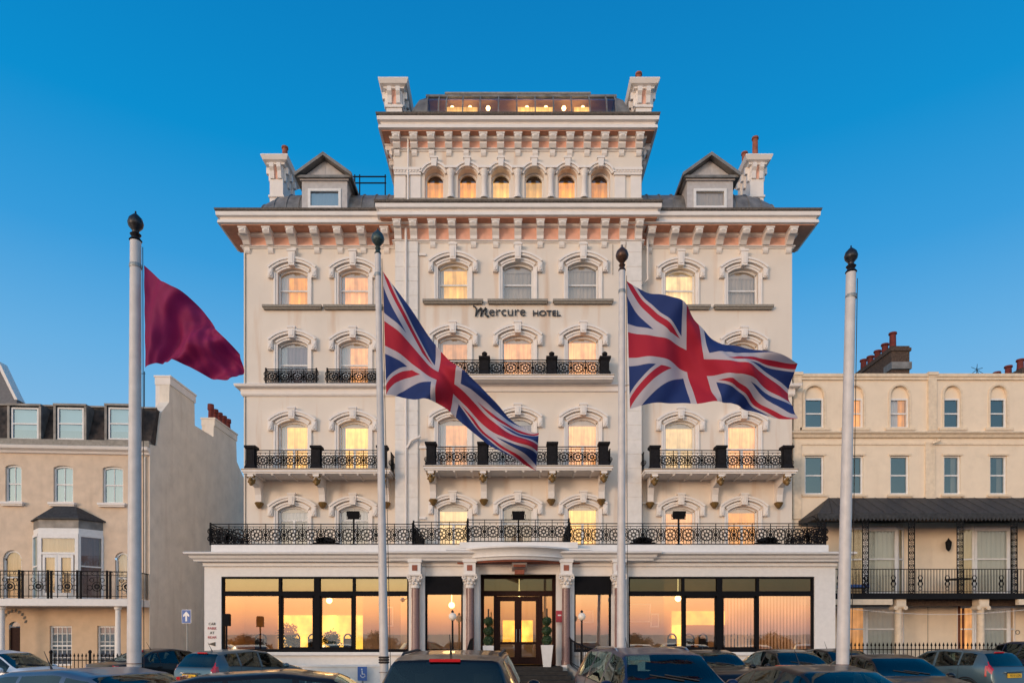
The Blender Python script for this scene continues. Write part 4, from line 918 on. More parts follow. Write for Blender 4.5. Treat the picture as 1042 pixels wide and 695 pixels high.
m=MB(); ax,az=lu(128),Z(376,32); m.tube([(ax,1.5,zm),(ax,1.5,az+.1)],.022,6); m.tube([(ax-.65,1.5,az),(ax+.05,1.5,az)],.015,5)
for k in range(6): m.tube([(ax-.6+k*.06,1.5,az-.17+.02*k),(ax-.6+k*.06,1.5,az+.17-.02*k)],.008,4)
for a in range(4): m.tube([(ax-.55,1.5,az),(ax-.55+.25*math.cos(a*1.57+.7),1.5,az+.25*math.sin(a*1.57+.7))],.01,4)
m.build('aerial', IRON, LHs)
m=MB(); m.tube([(lu(28.5),-.06,.1),(lu(28.5),-.06,3.1)],.05,8); m.build('downpipe', BEIGE2, LHs)
m=MB(); m.tube([(lu(148),-.08,3.4),(lu(148),-.08,zc-.4),(lu(147),-.2,zc-.3)],.045,8); m.build('downpipe', SIDEW, LHs)
# lettering arch over left door: small dark letters along an arc
cxl=lu(14.5); m=MB()
for i in range(9):
    a=PI*(.86-.80*i/8); x,z=cxl+.5*math.cos(a),2.35+.6*math.sin(a); m.prism_y(-.035,-.02,[(x-.05,z-.07),(x+.03,z-.05),(x+.05,z+.07),(x-.02,z+.06)])
m.build('door_lettering', LETTER, LHs, rz=TH)
# iron spike fence
def spike_fence(name,x0,x1,Y,z0,ht,lab,fin=False):
    t=empty(name,(x0,Y,z0)); tag(t,lab,'fence'); L=x1-x0; m=MB(); k=0; 
    m.box(0,L,-.015,.015,ht-.25,ht-.21); m.box(0,L,-.015,.015,.15,.19); m.build('rail', IRON, t); m=MB()
    while k<L:
        m.box(k-.011,k+.011,-.011,.011,0,ht-.08); m.tbox(k,0,ht-.1,ht-.06,.012,.012,.03,.03); m.tbox(k,0,ht-.06,ht+.06,.03,.03,.002,.002); k+=.16
    m.build('spike', IRON, t); m=MB(); k=0
    while fin and k<L: m.box(k-.035,k+.035,-.035,.035,0,ht+.02); m.ball((k,0,ht+.1),.07,8,6,1.3); k+=1.6
    if fin: m.build('post', IRON, t)
    return t
spike_fence('iron_fence',-18.9,-15.6,28.0,.12,.95,'black spiked iron fence before the ground floor of the beige house',True)
# house number/intercom small box
m=MB(); m.box(lu(25)-.07,lu(25)+.07,-.06,0,1.1,1.7); m.build('meter_box', SASH, LHs)

# grey gable far left
GB=empty('gabled_house',(-36,44,0)); tag(GB,'grey gabled building beyond the slate roof at the far left','house')
m=MB(); gx=X(17,44)+36; m.prism_y(0,.6,[(-8,0),(gx,0),(gx,Z(407,44)),(gx-.3,Z(400,44)),(gx-1.15,Z(371,44)),(-3,Z(340,44)),(-8,15)]); m.build('wall', RENDGREY, GB)
m=MB(); m.prism_y(-.06,.66,[(gx+.1,Z(407,44)),(gx-.2,Z(398,44)),(gx-1.1,Z(368,44)),(-3,Z(338,44)),(-3,Z(341,44)),(gx-1.2,Z(372,44)),(gx-.1,Z(407,44))]); m.build('coping', TRIM, GB)

# ================================================================== RIGHT HOUSE
RY=30.3; RX=X(806,RY)
R_=empty('seafront_house',(RX,RY,0)); tag(R_,'cream terraced house with an iron verandah and lead canopy right of the hotel','house')
rx=lambda p:X(p,RY)-RX
rz_=lambda p:Z(p,RY)
ro=[]; uw=[(819,838.5),(861,878.5),(906,925),(960.5,977.5),(1007.5,1024.5)]
for a,b in uw: ro.append((rx(a),rx(b),rz_(435.5),rz_(392.5),(rx(b)-rx(a))/2))
for a,b in uw: ro.append((rx(a),rx(b),rz_(503),rz_(463.5),0))
m=MB(); wall(m,0,16,7.0,13.35,0,ro,.2)
m.quad((0,0,0),(0,10,0),(0,10,13.35),(0,0,13.35)); m.quad((0,.3,13.3),(16,.3,13.3),(16,10,13.3),(0,10,13.3)); m.quad((16,0,0),(16,10,0),(16,10,13.35),(16,0,13.35))
m.build('wall', CREAM, R_)
for i,(a,b) in enumerate(uw):
    w=rx(b)-rx(a); c=(rx(a)+rx(b))/2
    cu=[CUR_M,CUR_O,CUR_O,CUR_M,CUR_M][i]
    o=make_window(R_,(c,0,rz_(435.5)),w,rz_(405)-rz_(435.5),0,GL_UP if i in (1,2) else GL_RH,cu if i in(1,2) else None,rev=.13,mid=.5,surround=None,sill=None,drape=.5 if i==2 else 0)
    m=MB(); m.prism_y(.12,.16,[(-w/2,rz_(405)-rz_(435.5)),(w/2,rz_(405)-rz_(435.5))]+[(w/2*math.cos(PI*k/10), rz_(392.5)-w/2-rz_(435.5)+w/2*math.sin(PI*k/10)) for k in range(11)]); m.build('tympanum', CREAM, o)
    s=MB(); hw=w/2; hh=rz_(392.5)-rz_(435.5); s.box(-hw-.09,-hw,-.03,.01,0,hh-hw); s.box(hw,hw+.09,-.03,.01,0,hh-hw); s.ring(0,-.01,hh-hw,hw+.045,.09,.04,14,0,PI); s.build('surround', CREAM2, o); s=MB(); s.box(-hw-.25,hw+.25,-.1,.0,-.12,-.0); s.build('sill', CREAM2, o)
    o=make_window(R_,(c,0,rz_(503)),w,rz_(463.5)-rz_(503),0,GL_RH,CUR_B if i>2 else None,rev=.13,mid=.5,surround=None,drape=-.6 if i>2 else 0)
    if i>2: pass
    s=MB(); s.box(-w/2-.14,w/2+.14,-.08,.0,-.1,0); s.build('sill', CREAM2, o); s=MB(); s.box(-w/2-.08,w/2+.08,-.05,0,rz_(463.5)-rz_(503),rz_(463.5)-rz_(503)+.08); s.build('lintel', CREAM2, o)
m=MB(); m.box(-.0,16,-.12,.25,13.28,13.41); m.box(.0,16,-.07,0,13.15,13.28); 
for p in (806.5,943.5): m.box(rx(p),rx(p+8.5),-.10,0,10.9,13.35); m.box(rx(p)-.04,rx(p+8.5)+.04,-.16,.2,13.34,13.47)
m.box(rx(806.5),rx(815),-.06,0,7,10.4); m.box(rx(941),rx(951),-.06,0,7,10.4)
m.cornice(0,16,0,.02,[(.22,10.84),(.24,10.78),(.14,10.70),(.10,10.60),(.0,10.56)]); m.box(0,16,-.04,0,10.28,10.36); m.build('cornice', CREAM2, R_)
m=MB(); m.tube([(rx(804),-.1,13.2),(rx(804),-.1,7)],.05,8); m.tube([(rx(952.5),-.1,10.5),(rx(952.5),-.3,10.42),(rx(946),-.2,10.3)],.045,8); m.build('downpipe', CREAM2, R_)
# chimneys
def brick_stack(x0,x1,y0,y1,zt,pots,top=True):
    m=MB(); m.box(x0,x1,y0,y1,12,zt-.25); m.box(x0-.06,x1+.06,y0-.06,y1+.06,zt-.25,zt-.1); m.box(x0,x1,y0,y1,zt-.1,zt)
    o=m.build('chimney', BRICK, R_)
    for i,(x,y,h) in enumerate(pots):
        m=MB(); m.lathe(x,y,[(.17,zt),(.15,zt+.1),(.14,zt+h-.1),(.19,zt+h-.08),(.18,zt+h)],12); m.build('chimney_pot', REDPOT, o, smooth=40)
    return o
ya=2.2; YA=RY+ya
brick_stack(X(907,YA)-RX,X(925.5,YA)-RX,ya,ya+3.4,Z(352,YA),[(X(912,YA)-RX,ya+.3+k*.68,(.75,.5,.45,.45,.55)[k]) for k in range(5)])
m=MB(); m.box(X(906,YA)-RX,X(926.5,YA)-RX,ya-.12,ya+.6,Z(376,YA),Z(369,YA)); m.build('chimney_flashing', LEAD, R_)
YB=RY+2.5
brick_stack(X(1040,YB)-RX,X(1060,YB)-RX,2.5,6.4,Z(374,YB),[(X(1043,YB)-RX,2.8+k*.8,.5) for k in range(5)])
m=MB(); ax,az=X(994,31.5)-RX,Z(376,31.5); m.tube([(ax,1.2,13.3),(ax,1.2,az+.1)],.02,5)
for a in range(5): m.tube([(ax,1.2,az),(ax+.28*math.cos(a*1.2+.3),1.2,az+.25*math.sin(a*1.2+.3))],.012,4)
m.tube([(ax,1.2,az),(ax+.6,1.3,az-.3)],.012,4); m.build('aerial', IRON, R_)
# lower storeys: bays behind the verandah
lb=[(rx(866),rx(913)),(rx(976),rx(1026)),(rx(1088),rx(1138))]
m=MB(); wall(m,0,16,0,7.0,0,[(a-.1,b+.1,3.55,6.6,0) for a,b in lb]+[(a-.1,b+.1,.9,3.2,0) for a,b in lb],.2); m.build('wall', CREAM, R_)
for a,b in lb:
    for z0,z1,g,c1,c2 in ((3.6,6.6,GL_BY,CUR_B,CUR_W),(.9,3.15,GL_BY,CUR_P,CUR_W)):
        bay=empty('bay_window',(0,0,0),0,R_)
        p=[(a-.12,-.02),(a+.48,-.26),(b-.15,-.26),(b+.25,-.02)]; sp=(z0+z1)/2+.1
        cant(p[0],p[1],z0,z1,bay,g,c1,split=sp,t=.07); cant(p[1],p[2],z0,z1,bay,g,c2,split=sp,t=.12); cant(p[2],p[3],z0,z1,bay,g,c1,split=sp,t=.07)
        m=MB(); m.prism_z(z1,z1+.15,p); m.build('bay_head', CREAM2, bay); m=MB(); m.prism_z(z0-.35,z0,p); m.build('bay_apron', CREAM2, bay)
# canopy roof
V0=12.0-RX; 
m=MB(); zt_,ze=7.94,6.92; yf=-1.9
xa=X(843,RY)-RX; xe=X(813,RY)-RX
m.add([(xa,0,zt_),(16,0,zt_),(16,yf,ze),(xe,yf,ze),(xe-.0,0,ze)],[(0,1,2,3),(0,3,4)]); m.add([(xe,0,ze-.07),(16,0,ze-.07),(16,yf,ze-.07),(xe,yf,ze-.07)],[(3,2,1,0)])
m.box(xe-.02,16,yf-.03,yf+.02,ze-.20,ze+.0); m.box(xe-.02,xe+.03,yf,0,ze-.2,ze)
k=xe
while k<16: m.prism_y(yf-.025,yf+.01,[(k,ze-.2),(k+.16,ze-.2),(k+.08,ze-.32)]); k+=.16
k=xe+.6
while k<15.5: m.tube([(max(k,xa),-.02,zt_+.02),(k,yf,ze+.02)],.009,4); k+=.55
vr=m.build('verandah_canopy', SLATE, R_)
# verandah floor
m=MB(); m.box(xe+.3,16,yf,0,3.38,3.52); m.box(xe+.3,16,yf-.06,yf,3.36,3.60); m.build('verandah_floor', IRON, R_)
m=MB(); m.box(X(815,RY+yf)-RX,X(907,RY+yf)-RX,yf-.1,yf+.1,3.12,3.35); m.build('floor_beam', CREAM2, R_); m=MB(); m.box(X(1035,RY+yf)-RX,16,yf-.1,yf+.1,3.12,3.35); m.build('floor_beam', CREAM2, R_)
m=MB(); m.box(xe+.4,16,-1.2,-.9,3.1,3.38);  m.build('joist', BRICK, R_)
# lattice iron columns
def lattice(px):
    Yv=RY+yf; c=X(px,Yv)-RX; w=.14; m=MB()
    m.box(c-w,c-w+.03,yf+.05,yf+.08,3.55,6.85); m.box(c+w-.03,c+w,yf+.05,yf+.08,3.55,6.85)
    z=3.7
    while z<6.8: m.ring(c,yf+.065,z,.085,.025,.025,10); m.box(c-w,c+w,yf+.055,yf+.075,z+.12,z+.145); m.ring(c,yf+.065,z,.03,.03,.02,6); z+=.265
    for s in (-1,1):
        m.ring(c+s*(w+.22),yf+.065,6.62,.18,.03,.025,12,PI/2 if s>0 else 0,PI if s>0 else PI/2) 
    m.build('verandah_post', IRON, R_)
for p in (836,881.5,928.5,978,1033,1085,1130): lattice(p)
# balcony railing bars
m=MB(); zr0,zr1=3.60,4.62; yv=yf+.06; k=xe+.35
m.box(k,16,yv-.02,yv+.02,zr1-.03,zr1); m.box(k,16,yv-.012,yv+.012,zr0+.06,zr0+.085)
i=0
while k<16:
    m.box(k-.010,k+.010,yv-.01,yv+.01,zr0,zr1-.02); i+=1
    if i%9==5: m.ring(k+.06,yv,zr0+.65,.09,.03,.02,10); m.ring(k+.06,yv,zr0+.4,.1,.03,.02,10); m.ring(k+.06,yv,zr0+.52,.04,.05,.02,6); m.ring(k+.06,yv,zr0+.2,.07,.025,.02,8)
    k+=.125
k=yv
while k<0: m.box(xe+.34,xe+.36,k,k+.02,zr0,zr1); k+=.13
m.box(xe+.33,xe+.37,yv,0,zr1-.03,zr1); m.build('railing', IRON, R_)
# ionic columns
for px in (917.5,1002,1090):
    Yv=RY+yf; c=X(px,Yv)-RX; m=MB(); m.lathe(c,yf+.25,[(.19,.12),(.19,.3),(.16,.36),(.135,2.95),(.16,3.0)],18); o=m.build('column', CREAM2, R_, smooth=40)
    m=MB(); m.box(c-.2,c+.2,yf+.02,yf+.48,3.05,3.36)
    for s in (-1,1):
        m.ring(c+s*.2,yf+.25,3.0,.05,.075,.42,12)
    m.box(c-.2,c+.2,yf+.06,yf+.44,3.0,3.07); m.build('capital', CREAM2, o)
m=MB()
for p in (974.5,978.5): m.tube([(X(p,RY)-RX-.0,-.1,.1),(X(p,RY)-RX,-.1,3.3)],.05,8)
m.build('downpipe', RUST, R_)
m=MB(); c=rx(961.5); m.lathe(c,-.25,[(.02,5.55),(.1,5.65),(.13,5.95),(.05,6.05),(.02,6.12)],8); m.tube([(c,-.25,5.95),(c+.1,-.1,6.0),(c+.1,0,5.9)],.02,5); m.build('wall_lantern', IRON, R_)
m=MB(); m.box(rx(943.8),rx(944.4),-.01,0,.9,3.1); m.build('panel_joint', SILL, R_); m=MB(); m.ring(rx(1035),-.03,Z(643,RY),.09,.03,.03,12); m.build('wall_vent', SILL, R_)
m=MB(); m.ball((rx(1000),-.9,4.25),.1,8,6)
spike_fence('iron_fence',X(862,27.2),X(1085,27.2),27.2,.5,1.02,'black spiked iron railing before the cream seafront house')
m=MB(); m.box(X(858,27.2),X(1085,27.2),27.05,27.35,.1,.5); o=m.build('low_wall', CREAM); tag(o,'low cream wall that carries the spiked railing beside the parked hatchback','wall')
m=MB(); pts=[(rx(830)+(rx(1035)-rx(830))*k/20,-1.85,3.02-.30*math.sin(PI*k/20)) for k in range(21)]; m.tube(pts,.012,4); m.build('cable', TRIM, R_)
m=MB(); m.tube([(rx(930),-.03,7.0),(rx(930),-.03,3.6)],.015,4); m.build('cable', SILL, R_)
# verandah furniture: bench and table on balcony
t=empty('patio_table',(X(975,29.4),29.4,3.52)); tag(t,'dark round patio table on the verandah of the cream house','table')
m=MB(); m.lathe(0,0,[(.5,.72),(.52,.74),(.5,.76)],16); m.build('table_top', IRON, t); m=MB(); m.tube([(0,0,0),(0,0,.72)],.03,6); m.tube([(-.35,0,.02),(.35,0,.02)],.02,5); m.tube([(0,-.35,.02),(0,.35,.02)],.02,5); m.build('pedestal', IRON, t)
t=empty('cushioned_bench',(X(868,29.3),29.3,3.52)); tag(t,'bench with blue cushion at the left end of the verandah','bench')
m=MB(); m.box(-.6,.6,-.2,.2,.38,.5); m.build('cushion', SIGNB, t); m=MB()
for a in (-.55,.55):
    for b in (-.17,.17): m.box(a-.02,a+.02,b-.02,b+.02,0,.38)
m.box(-.6,.6,-.2,.2,.34,.379); m.build('frame', IRON, t)

# ================================================================== street furniture
def globe_lamp(px,Y,lab):
    t=empty('globe_lamp',(X(px,Y),Y,.12)); tag(t,lab,'street lamp','globe lamps before the hotel windows'); h=Z(627,Y)-.12
    m=MB(); m.lathe(0,0,[(.10,0),(.09,.15),(.05,.25),(.04,.9),(.032,h-.16),(.06,h-.14)],12); m.build('lamp_post', IRON, t, smooth=40)
    m=MB(); m.ball((0,0,h),.14,16,12); m.build('globe', GLOBE, t, smooth=60); m=MB(); m.lathe(0,0,[(.05,h+.12),(.04,h+.16),(.055,h+.18),(.01,h+.24)],10); m.build('cap', DARKF, t)
globe_lamp(460.5,24.6,'globe lamp on a black post before the window left of the doors'); globe_lamp(592,24.6,'globe lamp on a black post before the window right of the doors')
t=empty('one_way_sign',(X(190.5,27),27,.12)); tag(t,'blue one way sign with a white upward arrow on a grey post','road sign')
zs=Z(627,27)-.12; m=MB(); m.tube([(0,0,0),(0,0,zs+.3)],.038,8); m.build('post', GALV, t)
m=MB(); m.box(-.185,.185,-.07,-.045,zs-.27,zs+.27); m.build('sign_plate', SIGNW, t); m=MB(); m.box(-.17,.17,-.078,-.071,zs-.255,zs+.255); m.build('sign_face', SIGNB, t)
m=MB(); m.prism_y(-.085,-.079,[(-.035,zs-.19),(.035,zs-.19),(.035,zs+.03),(.12,zs-.02),(.12,zs+.06),(0,zs+.2),(-.12,zs+.06),(-.12,zs-.02),(-.035,zs+.03)]); m.build('arrow', SIGNW, t)
t=empty('parking_meter',(X(230.5,24.5),24.5,.12)); tag(t,'dark ticket machine head on a thin post before the left hotel window','ticket machine')
zs=Z(631,24.5)-.12; m=MB(); m.tube([(0,0,0),(0,0,zs-.1)],.035,8); m.build('post', IRON, t); m=MB(); m.box(-.13,.13,-.08,.08,zs-.2,zs+.2); m.tbox(0,0,zs+.2,zs+.24,.13,.08,.10,.06); m.box(-.09,.09,-.09,-.08,zs-.02,zs+.14); m.build('meter_head', BLACKF, t)
t=empty('wall_bell',(-14.2,29.9,0))
bpy.data.objects.remove(t)
# low white forecourt wall
m=MB(); m.box(X(296,23.8),X(420,23.8),23.7,23.9,.1,Z(678,23.8)); m.box(X(296,23.8)-.02,X(420,23.8)+.02,23.66,23.94,Z(678,23.8),Z(678,23.8)+.06)
for p in (353,): m.box(X(p,23.8)-.01,X(p,23.8)+.01,23.69,23.70,.1,.7)
o=m.build('forecourt_wall', WHITE); tag(o,'low white forecourt wall below the left hotel windows','wall')
t=empty('disabled_parking_sign',(X(369,23.5),23.5,.12)); tag(t,'small blue disabled parking sign before the low white wall','road sign')
zs=Z(685,23.5)-.12; m=MB(); m.tube([(0,0,0),(0,0,zs+.2)],.03,8); m.build('post', GALV, t); m=MB(); m.box(-.16,.16,-.06,-.035,zs-.24,zs+.24); m.build('sign_face', SIGNB, t)
m=MB(); m.ring(.02,-.066,zs-.05,.075,.022,.008,14,PI*.95,PI*2.2); m.ball((-.01,-.066,zs+.15),.028,8,6); m.prism_y(-.07,-.062,[(-.02,zs+.11),(.01,zs+.11),(.015,zs),(.09,zs),(.115,zs-.1),(.09,zs-.1),(.07,zs-.025),(-.015,zs-.025)]); m.build('wheelchair_symbol', SIGNW, t)
# topiaries
def topiary(x,Y,z0,ph,wt,wb,lab):
    t=empty('topiary',(x,Y,z0)); tag(t,lab,'potted plant','topiary balls either side of the entrance')
    m=MB(); m.tbox(0,0,0,ph,wb,wb,wt,wt); m.box(-wt+.04,wt-.04,-wt+.04,wt-.04,ph,ph+.004); m.build('planter', PLANTER, t)
    m=MB(); m.tube([(0,0,ph),(0,0,ph+1.35)],.03,6); m.build('trunk', BARK, t)
    top=Z(627,Y)-z0; bot=ph; H_=top-bot; m=MB(); R=H_/6*1.06
    for i in range(3):
        c=(0,0,bot+H_/6*(1+2*i)); rr=R*(1.0-.06*i)
        for k in range(650):
            u=random.gauss(0,1),random.gauss(0,1),random.gauss(0,1); L=math.sqrt(sum(q*q for q in u)); r=rr*(.75+.3*random.random()); p=Vector([c[j]+u[j]/L*r for j in range(3)])
            a=Vector((random.uniform(-1,1),random.uniform(-1,1),random.uniform(-1,1))).normalized()*.035; b=a.cross(Vector([q/L for q in u])).normalized()*.022
            m.add([p-a,p+b,p+a,p-b],[(0,1,2,3)])
        m.ball(c,rr*.8,12,8)
    m.build('crown', LEAF, t)
topiary(X(497,25.2),25.2,.70,.78,.20,.17,'three ball topiary in a short white pot left of the entrance doors')
topiary(X(556.5,25.2),25.2,.70,.80,.22,.14,'three ball topiary in a tapered white pot right of the entrance doors')

# ================================================================== flagpoles and flags
def flagpole(pxb,pxt,pyt,Y,rb,rt,fm,lab,fh=22,bands=(),halyard=True):
    xb=X(pxb,Y); xt=X(pxt,Y); zt=Z(pyt,Y); H_=zt
    # px at bottom given at y=690: extrapolate to the ground
    z690=Z(690,Y); sl=(xt-xb)/(zt-z690); x0=xb-sl*z690
    t=empty('flagpole',(x0,Y,0)); tag(t,lab,'flagpole','white flagpoles before the hotel'); hgt=zt
    pos=lambda z:(sl*z,0,z)
    m=MB(); m.tube([pos(0),pos(hgt*.25),pos(hgt*.6),pos(hgt)],[rb*1.05,rb,(rb+rt)/2,rt],20); m.build('pole', POLEW, t, smooth=50)
    m=MB(); m.lathe(sl*.0,0,[(rb*2.2,0),(rb*2.2,.06),(rb*1.5,.1),(rb*1.3,.25),(rb*1.08,.27)],16); m.build('base', CONC, t)
    r=fh/F*Y*.5*.66; z=hgt; m=MB(); x_=sl*hgt
    m.lathe(x_,0,[(rt*.95,z-.02),(rt*1.2,z),(rt*.7,z+.05),(rt*1.05,z+.09),(rt*.6,z+.12),(r*.45,z+.15),(r*.9,z+.15+r*.55),(r,z+.15+r*1.0),(r*.82,z+.15+r*1.6),(r*.35,z+.15+r*2.1),(r*.12,z+.15+r*2.3),(r*.1,z+.15+r*2.6)],18); m.build('finial', fm, t, smooth=50)
    m=MB(); m.lathe(x_,0,[(rt*1.12,z-.42),(rt*1.16,z-.40),(rt*1.12,z-.36)],16); m.build('collar', GALV, t)
    for zz,mt,hh in bands:
        z_=Z(zz,Y); m=MB()
        for k in range(3 if hh>.06 else 1):
            zk=z_+(k-1)*hh*.45; m.ring(0,0,0,1,1,1,3) if False else None
            rr=rb*1.02; m.lathe(sl*z_,0,[(rr,zk-hh*.2),(rr+.018,zk-hh*.1),(rr+.018,zk+hh*.1),(rr,zk+hh*.2)],18)
        m.build('band', mt, t)
    m=MB(); m.tube([(pos(hgt-.1)[0]+rt*1.4,0,hgt-.1),(pos(1.2)[0]+rb*1.5,0,1.2)],.006,5); m.build('halyard', ROPE, t)
    return pos,(x0,Y)
P1=flagpole(136.5,138,245,10.4,.100,.078,DARKF,'thick white flagpole at the far left with a dark finial',23,[(683,ROPE,.1),(674,RUST,.02)])
P2=flagpole(391,384.5,258,12.4,.078,.052,VERD,'slim white flagpole with a green finial left of the entrance',20,[(671,ROPE,.1),(683,RUST,.02)])
P3=flagpole(632,633,275,12.4,.078,.058,BRONZE,'slim white flagpole with a bronze finial right of the entrance',20,[(672,ROPE,.03)])
P4=flagpole(857,866,277,10.8,.095,.074,DARKF,'white flagpole at the right leaning to the right',20,[(675,RUST,.03),(687,CONC,.1)])

def union_mat():
    m=bpy.data.materials.new('union_flag_cloth'); m.use_nodes=True; nt=m.node_tree; N=nt.nodes; L=nt.links; b=N['Principled BSDF']; b.inputs['Roughness'].default_value=.8
    uv=N.new('ShaderNodeUVMap'); sp=N.new('ShaderNodeSeparateXYZ'); L.new(uv.outputs['UV'],sp.inputs[0]); u,v=sp.outputs['X'],sp.outputs['Y']
    def M(op,a,b_=None,c=None):
        n=N.new('ShaderNodeMath'); n.operation=op
        for i,q in enumerate((a,b_,c)):
            if q is None: continue
            if isinstance(q,(int,float)): n.inputs[i].default_value=q
            else: L.new(q,n.inputs[i])
        return n.outputs[0]
    v0=M('SUBTRACT',v,.5); u0=M('SUBTRACT',u,1.0)
    inv=1/math.sqrt(1.25)
    d1=M('MULTIPLY',M('SUBTRACT',v0,M('MULTIPLY',u0,.5)),inv); d2=M('MULTIPLY',M('ADD',v0,M('MULTIPLY',u0,.5)),inv)
    sgn=M('SIGN',u0)
    wd=M('MAXIMUM',M('LESS_THAN',M('ABSOLUTE',d1),.1),M('LESS_THAN',M('ABSOLUTE',d2),.1))
    def rd(d,s):
        q=M('MULTIPLY',M('MULTIPLY',d,sgn),s); return M('MULTIPLY',M('GREATER_THAN',q,0.0),M('LESS_THAN',q,.0667))
    r=M('MAXIMUM',rd(d1,-1.0),rd(d2,-1.0))
    wc=M('MAXIMUM',M('LESS_THAN',M('ABSOLUTE',v0),.1667),M('LESS_THAN',M('ABSOLUTE',u0),.1667)); rc=M('MAXIMUM',M('LESS_THAN',M('ABSOLUTE',v0),.1),M('LESS_THAN',M('ABSOLUTE',u0),.1))
    def mix(f,A,B):
        n=N.new('ShaderNodeMix'); n.data_type='RGBA'; L.new(f,n.inputs['Factor'])
        if isinstance(A,tuple): n.inputs['A'].default_value=A
        else: L.new(A,n.inputs['A'])
        n.inputs['B'].default_value=B; return n.outputs['Result']
    BL=(.012,.035,.16,1); WH=(.50,.46,.50,1); RD=(.42,.012,.035,1)  # white dimmed in the colour itself for the shade on the flags
    c=mix(wd,BL,WH); c=mix(r,c,RD); c=mix(wc,c,WH); c=mix(rc,c,RD); L.new(c,b.inputs['Base Color'])
    tl=N.new('ShaderNodeBsdfTranslucent'); L.new(c,tl.inputs['Color']); mx=N.new('ShaderNodeMixShader'); mx.inputs[0].default_value=.25
    L.new(b.outputs[0],mx.inputs[1]); L.new(tl.outputs[0],mx.inputs[2]); L.new(mx.outputs[0],N['Material Output'].inputs['Surface']); return m
UNION=union_mat()
def magenta_mat():
    m=mat('magenta_cloth',(.27,.010,.085),.75,var=.1,scale=3); nt=m.node_tree; N=nt.nodes; L=nt.links; tl=N.new('ShaderNodeBsdfTranslucent'); tl.inputs['Color'].default_value=(.45,.02,.15,1); mx=N.new('ShaderNodeMixShader'); mx.inputs[0].default_value=.3
    L.new(N['Principled BSDF'].outputs[0],mx.inputs[1]); L.new(tl.outputs[0],mx.inputs[2]); L.new(mx.outputs[0],N['Material Output'].inputs['Surface']); return m
MAG=magenta_mat()
def cat(ps,t):
    n=len(ps)-1; s=t*n; i=min(int(s),n-1); f=s-i; p=[ps[max(i-1,0)],ps[i],ps[i+1],ps[min(i+2,n)]]
    return [.5*((2*p[1][k])+(-p[0][k]+p[2][k])*f+(2*p[0][k]-5*p[1][k]+4*p[2][k]-p[3][k])*f*f+(-p[0][k]+3*p[1][k]-3*p[2][k]+p[3][k])*f**3) for k in range(2)]
def flag(name,top,bot,Y,mt,lab,amp=.22,waves=3.2,ph=0.0,skew=1.2,mid=None,name2='flag'):
    nu,nv=110,50; ox,oz=X(top[0][0],Y),Z(top[0][1],Y); vs=[]; uvs=[]
    for i in range(nu+1):
        u=i/nu; a=cat(top,u); b=cat(bot,u)
        for j in range(nv+1):
            v=j/nv; px=a[0]*(1-v)+b[0]*v; py=a[1]*(1-v)+b[1]*v
            g=min(1,u*2.2)
            dy=g*amp*(math.sin(waves*2*PI*u+skew*v*3+ph)+.45*math.sin(waves*4.3*u-skew*v*5+ph*2+1))+g*.03*math.sin(u*40+v*9+2*math.sin(v*6))+g*.010*math.sin(u*46-v*17+3*math.sin(u*9))+.005*math.sin(v*24+u*13)
            dz=g*.04*math.sin(waves*2*PI*u+skew*v*3+ph+1.2)
            yy=Y+dy; vs.append((X(px,Y)-ox,dy,Z(py,Y)-oz+dz)); uvs.append((u*2,1-v))
    fs=[(i*(nv+1)+j,(i+1)*(nv+1)+j,(i+1)*(nv+1)+j+1,i*(nv+1)+j+1) for i in range(nu) for j in range(nv)]
    me=bpy.data.meshes.new(name); me.from_pydata(vs,[],fs); me.materials.append(mt); ul=me.uv_layers.new(name='UVMap')
    for lp in me.loops: ul.data[lp.index].uv=uvs[lp.vertex_index]
    me.polygons.foreach_set('use_smooth',[True]*len(me.polygons)); o=bpy.data.objects.new(name,me); C.objects.link(o); o.location=(ox,Y,oz); tag(o,lab,'flag','flags on the poles'); return o
flag('flag',[(146.5,270),(168,288),(196,308),(221,334),(243,362)],[(148,374),(160,370),(176,367),(206,381),(242,386)],10.4,MAG,'plain magenta flag blowing to the right from the leftmost pole',.16,2.0,.6)
flag('flag',[(389.5,276),(410,304),(440,345),(475,384),(516,420),(548,440)],[(393,402),(412,403),(437,410),(466,425),(505,458),(546,478)],12.4,UNION,'union flag drooping to the right from the slim pole left of the entrance',.20,2.3,2.2)
flag('flag',[(637.5,286),(660,296),(688,312),(722,334),(760,354),(812,372)],[(641,416),(665,411),(700,409),(735,412),(768,414),(806,428)],12.4,UNION,'union flag flying almost level from the slim pole right of the entrance',.22,2.0,.2)

# ================================================================== cars
def paint(name,col,metal=.35): return mat(name,col,.32,metal,var=.0,coat=.35,spec=.25)
CARGL_=mat('car_glass_dark',(.004,.010,.012),.03,0,var=0,spec=.55)
CARGL=glassmat('car_glass', (.34,.46,.44), (.85,1,1), .055)
SEATM=mat('car_seat',(.03,.03,.035),.8,var=.1)
TYRE=mat('tyre',(.015,.015,.015),.8,var=.1); ALLOY=mat('alloy',(.5,.5,.5),.35,.8,var=.05); BLKPL=mat('black_plastic',(.02,.02,.022),.6,var=.1)
TAIL=mat('tail_light',(.50,.012,.02),.12,0,var=0,coat=1.0); HEADL=mat('headlight',(.5,.52,.55),.08,.6,var=0,coat=1.0); CHROME=mat('chrome',(.6,.6,.6),.12,1,var=0)
def lerp_tab(tab,t):
    for (a,b),(c,d) in zip(tab[:-1],tab[1:]):
        if t<=c:
            f=(t-a)/(c-a) if c>a else 0; f2=f*f*(3-2*f); return b+(d-b)*(.5*f+.5*f2)
    return tab[-1][1]
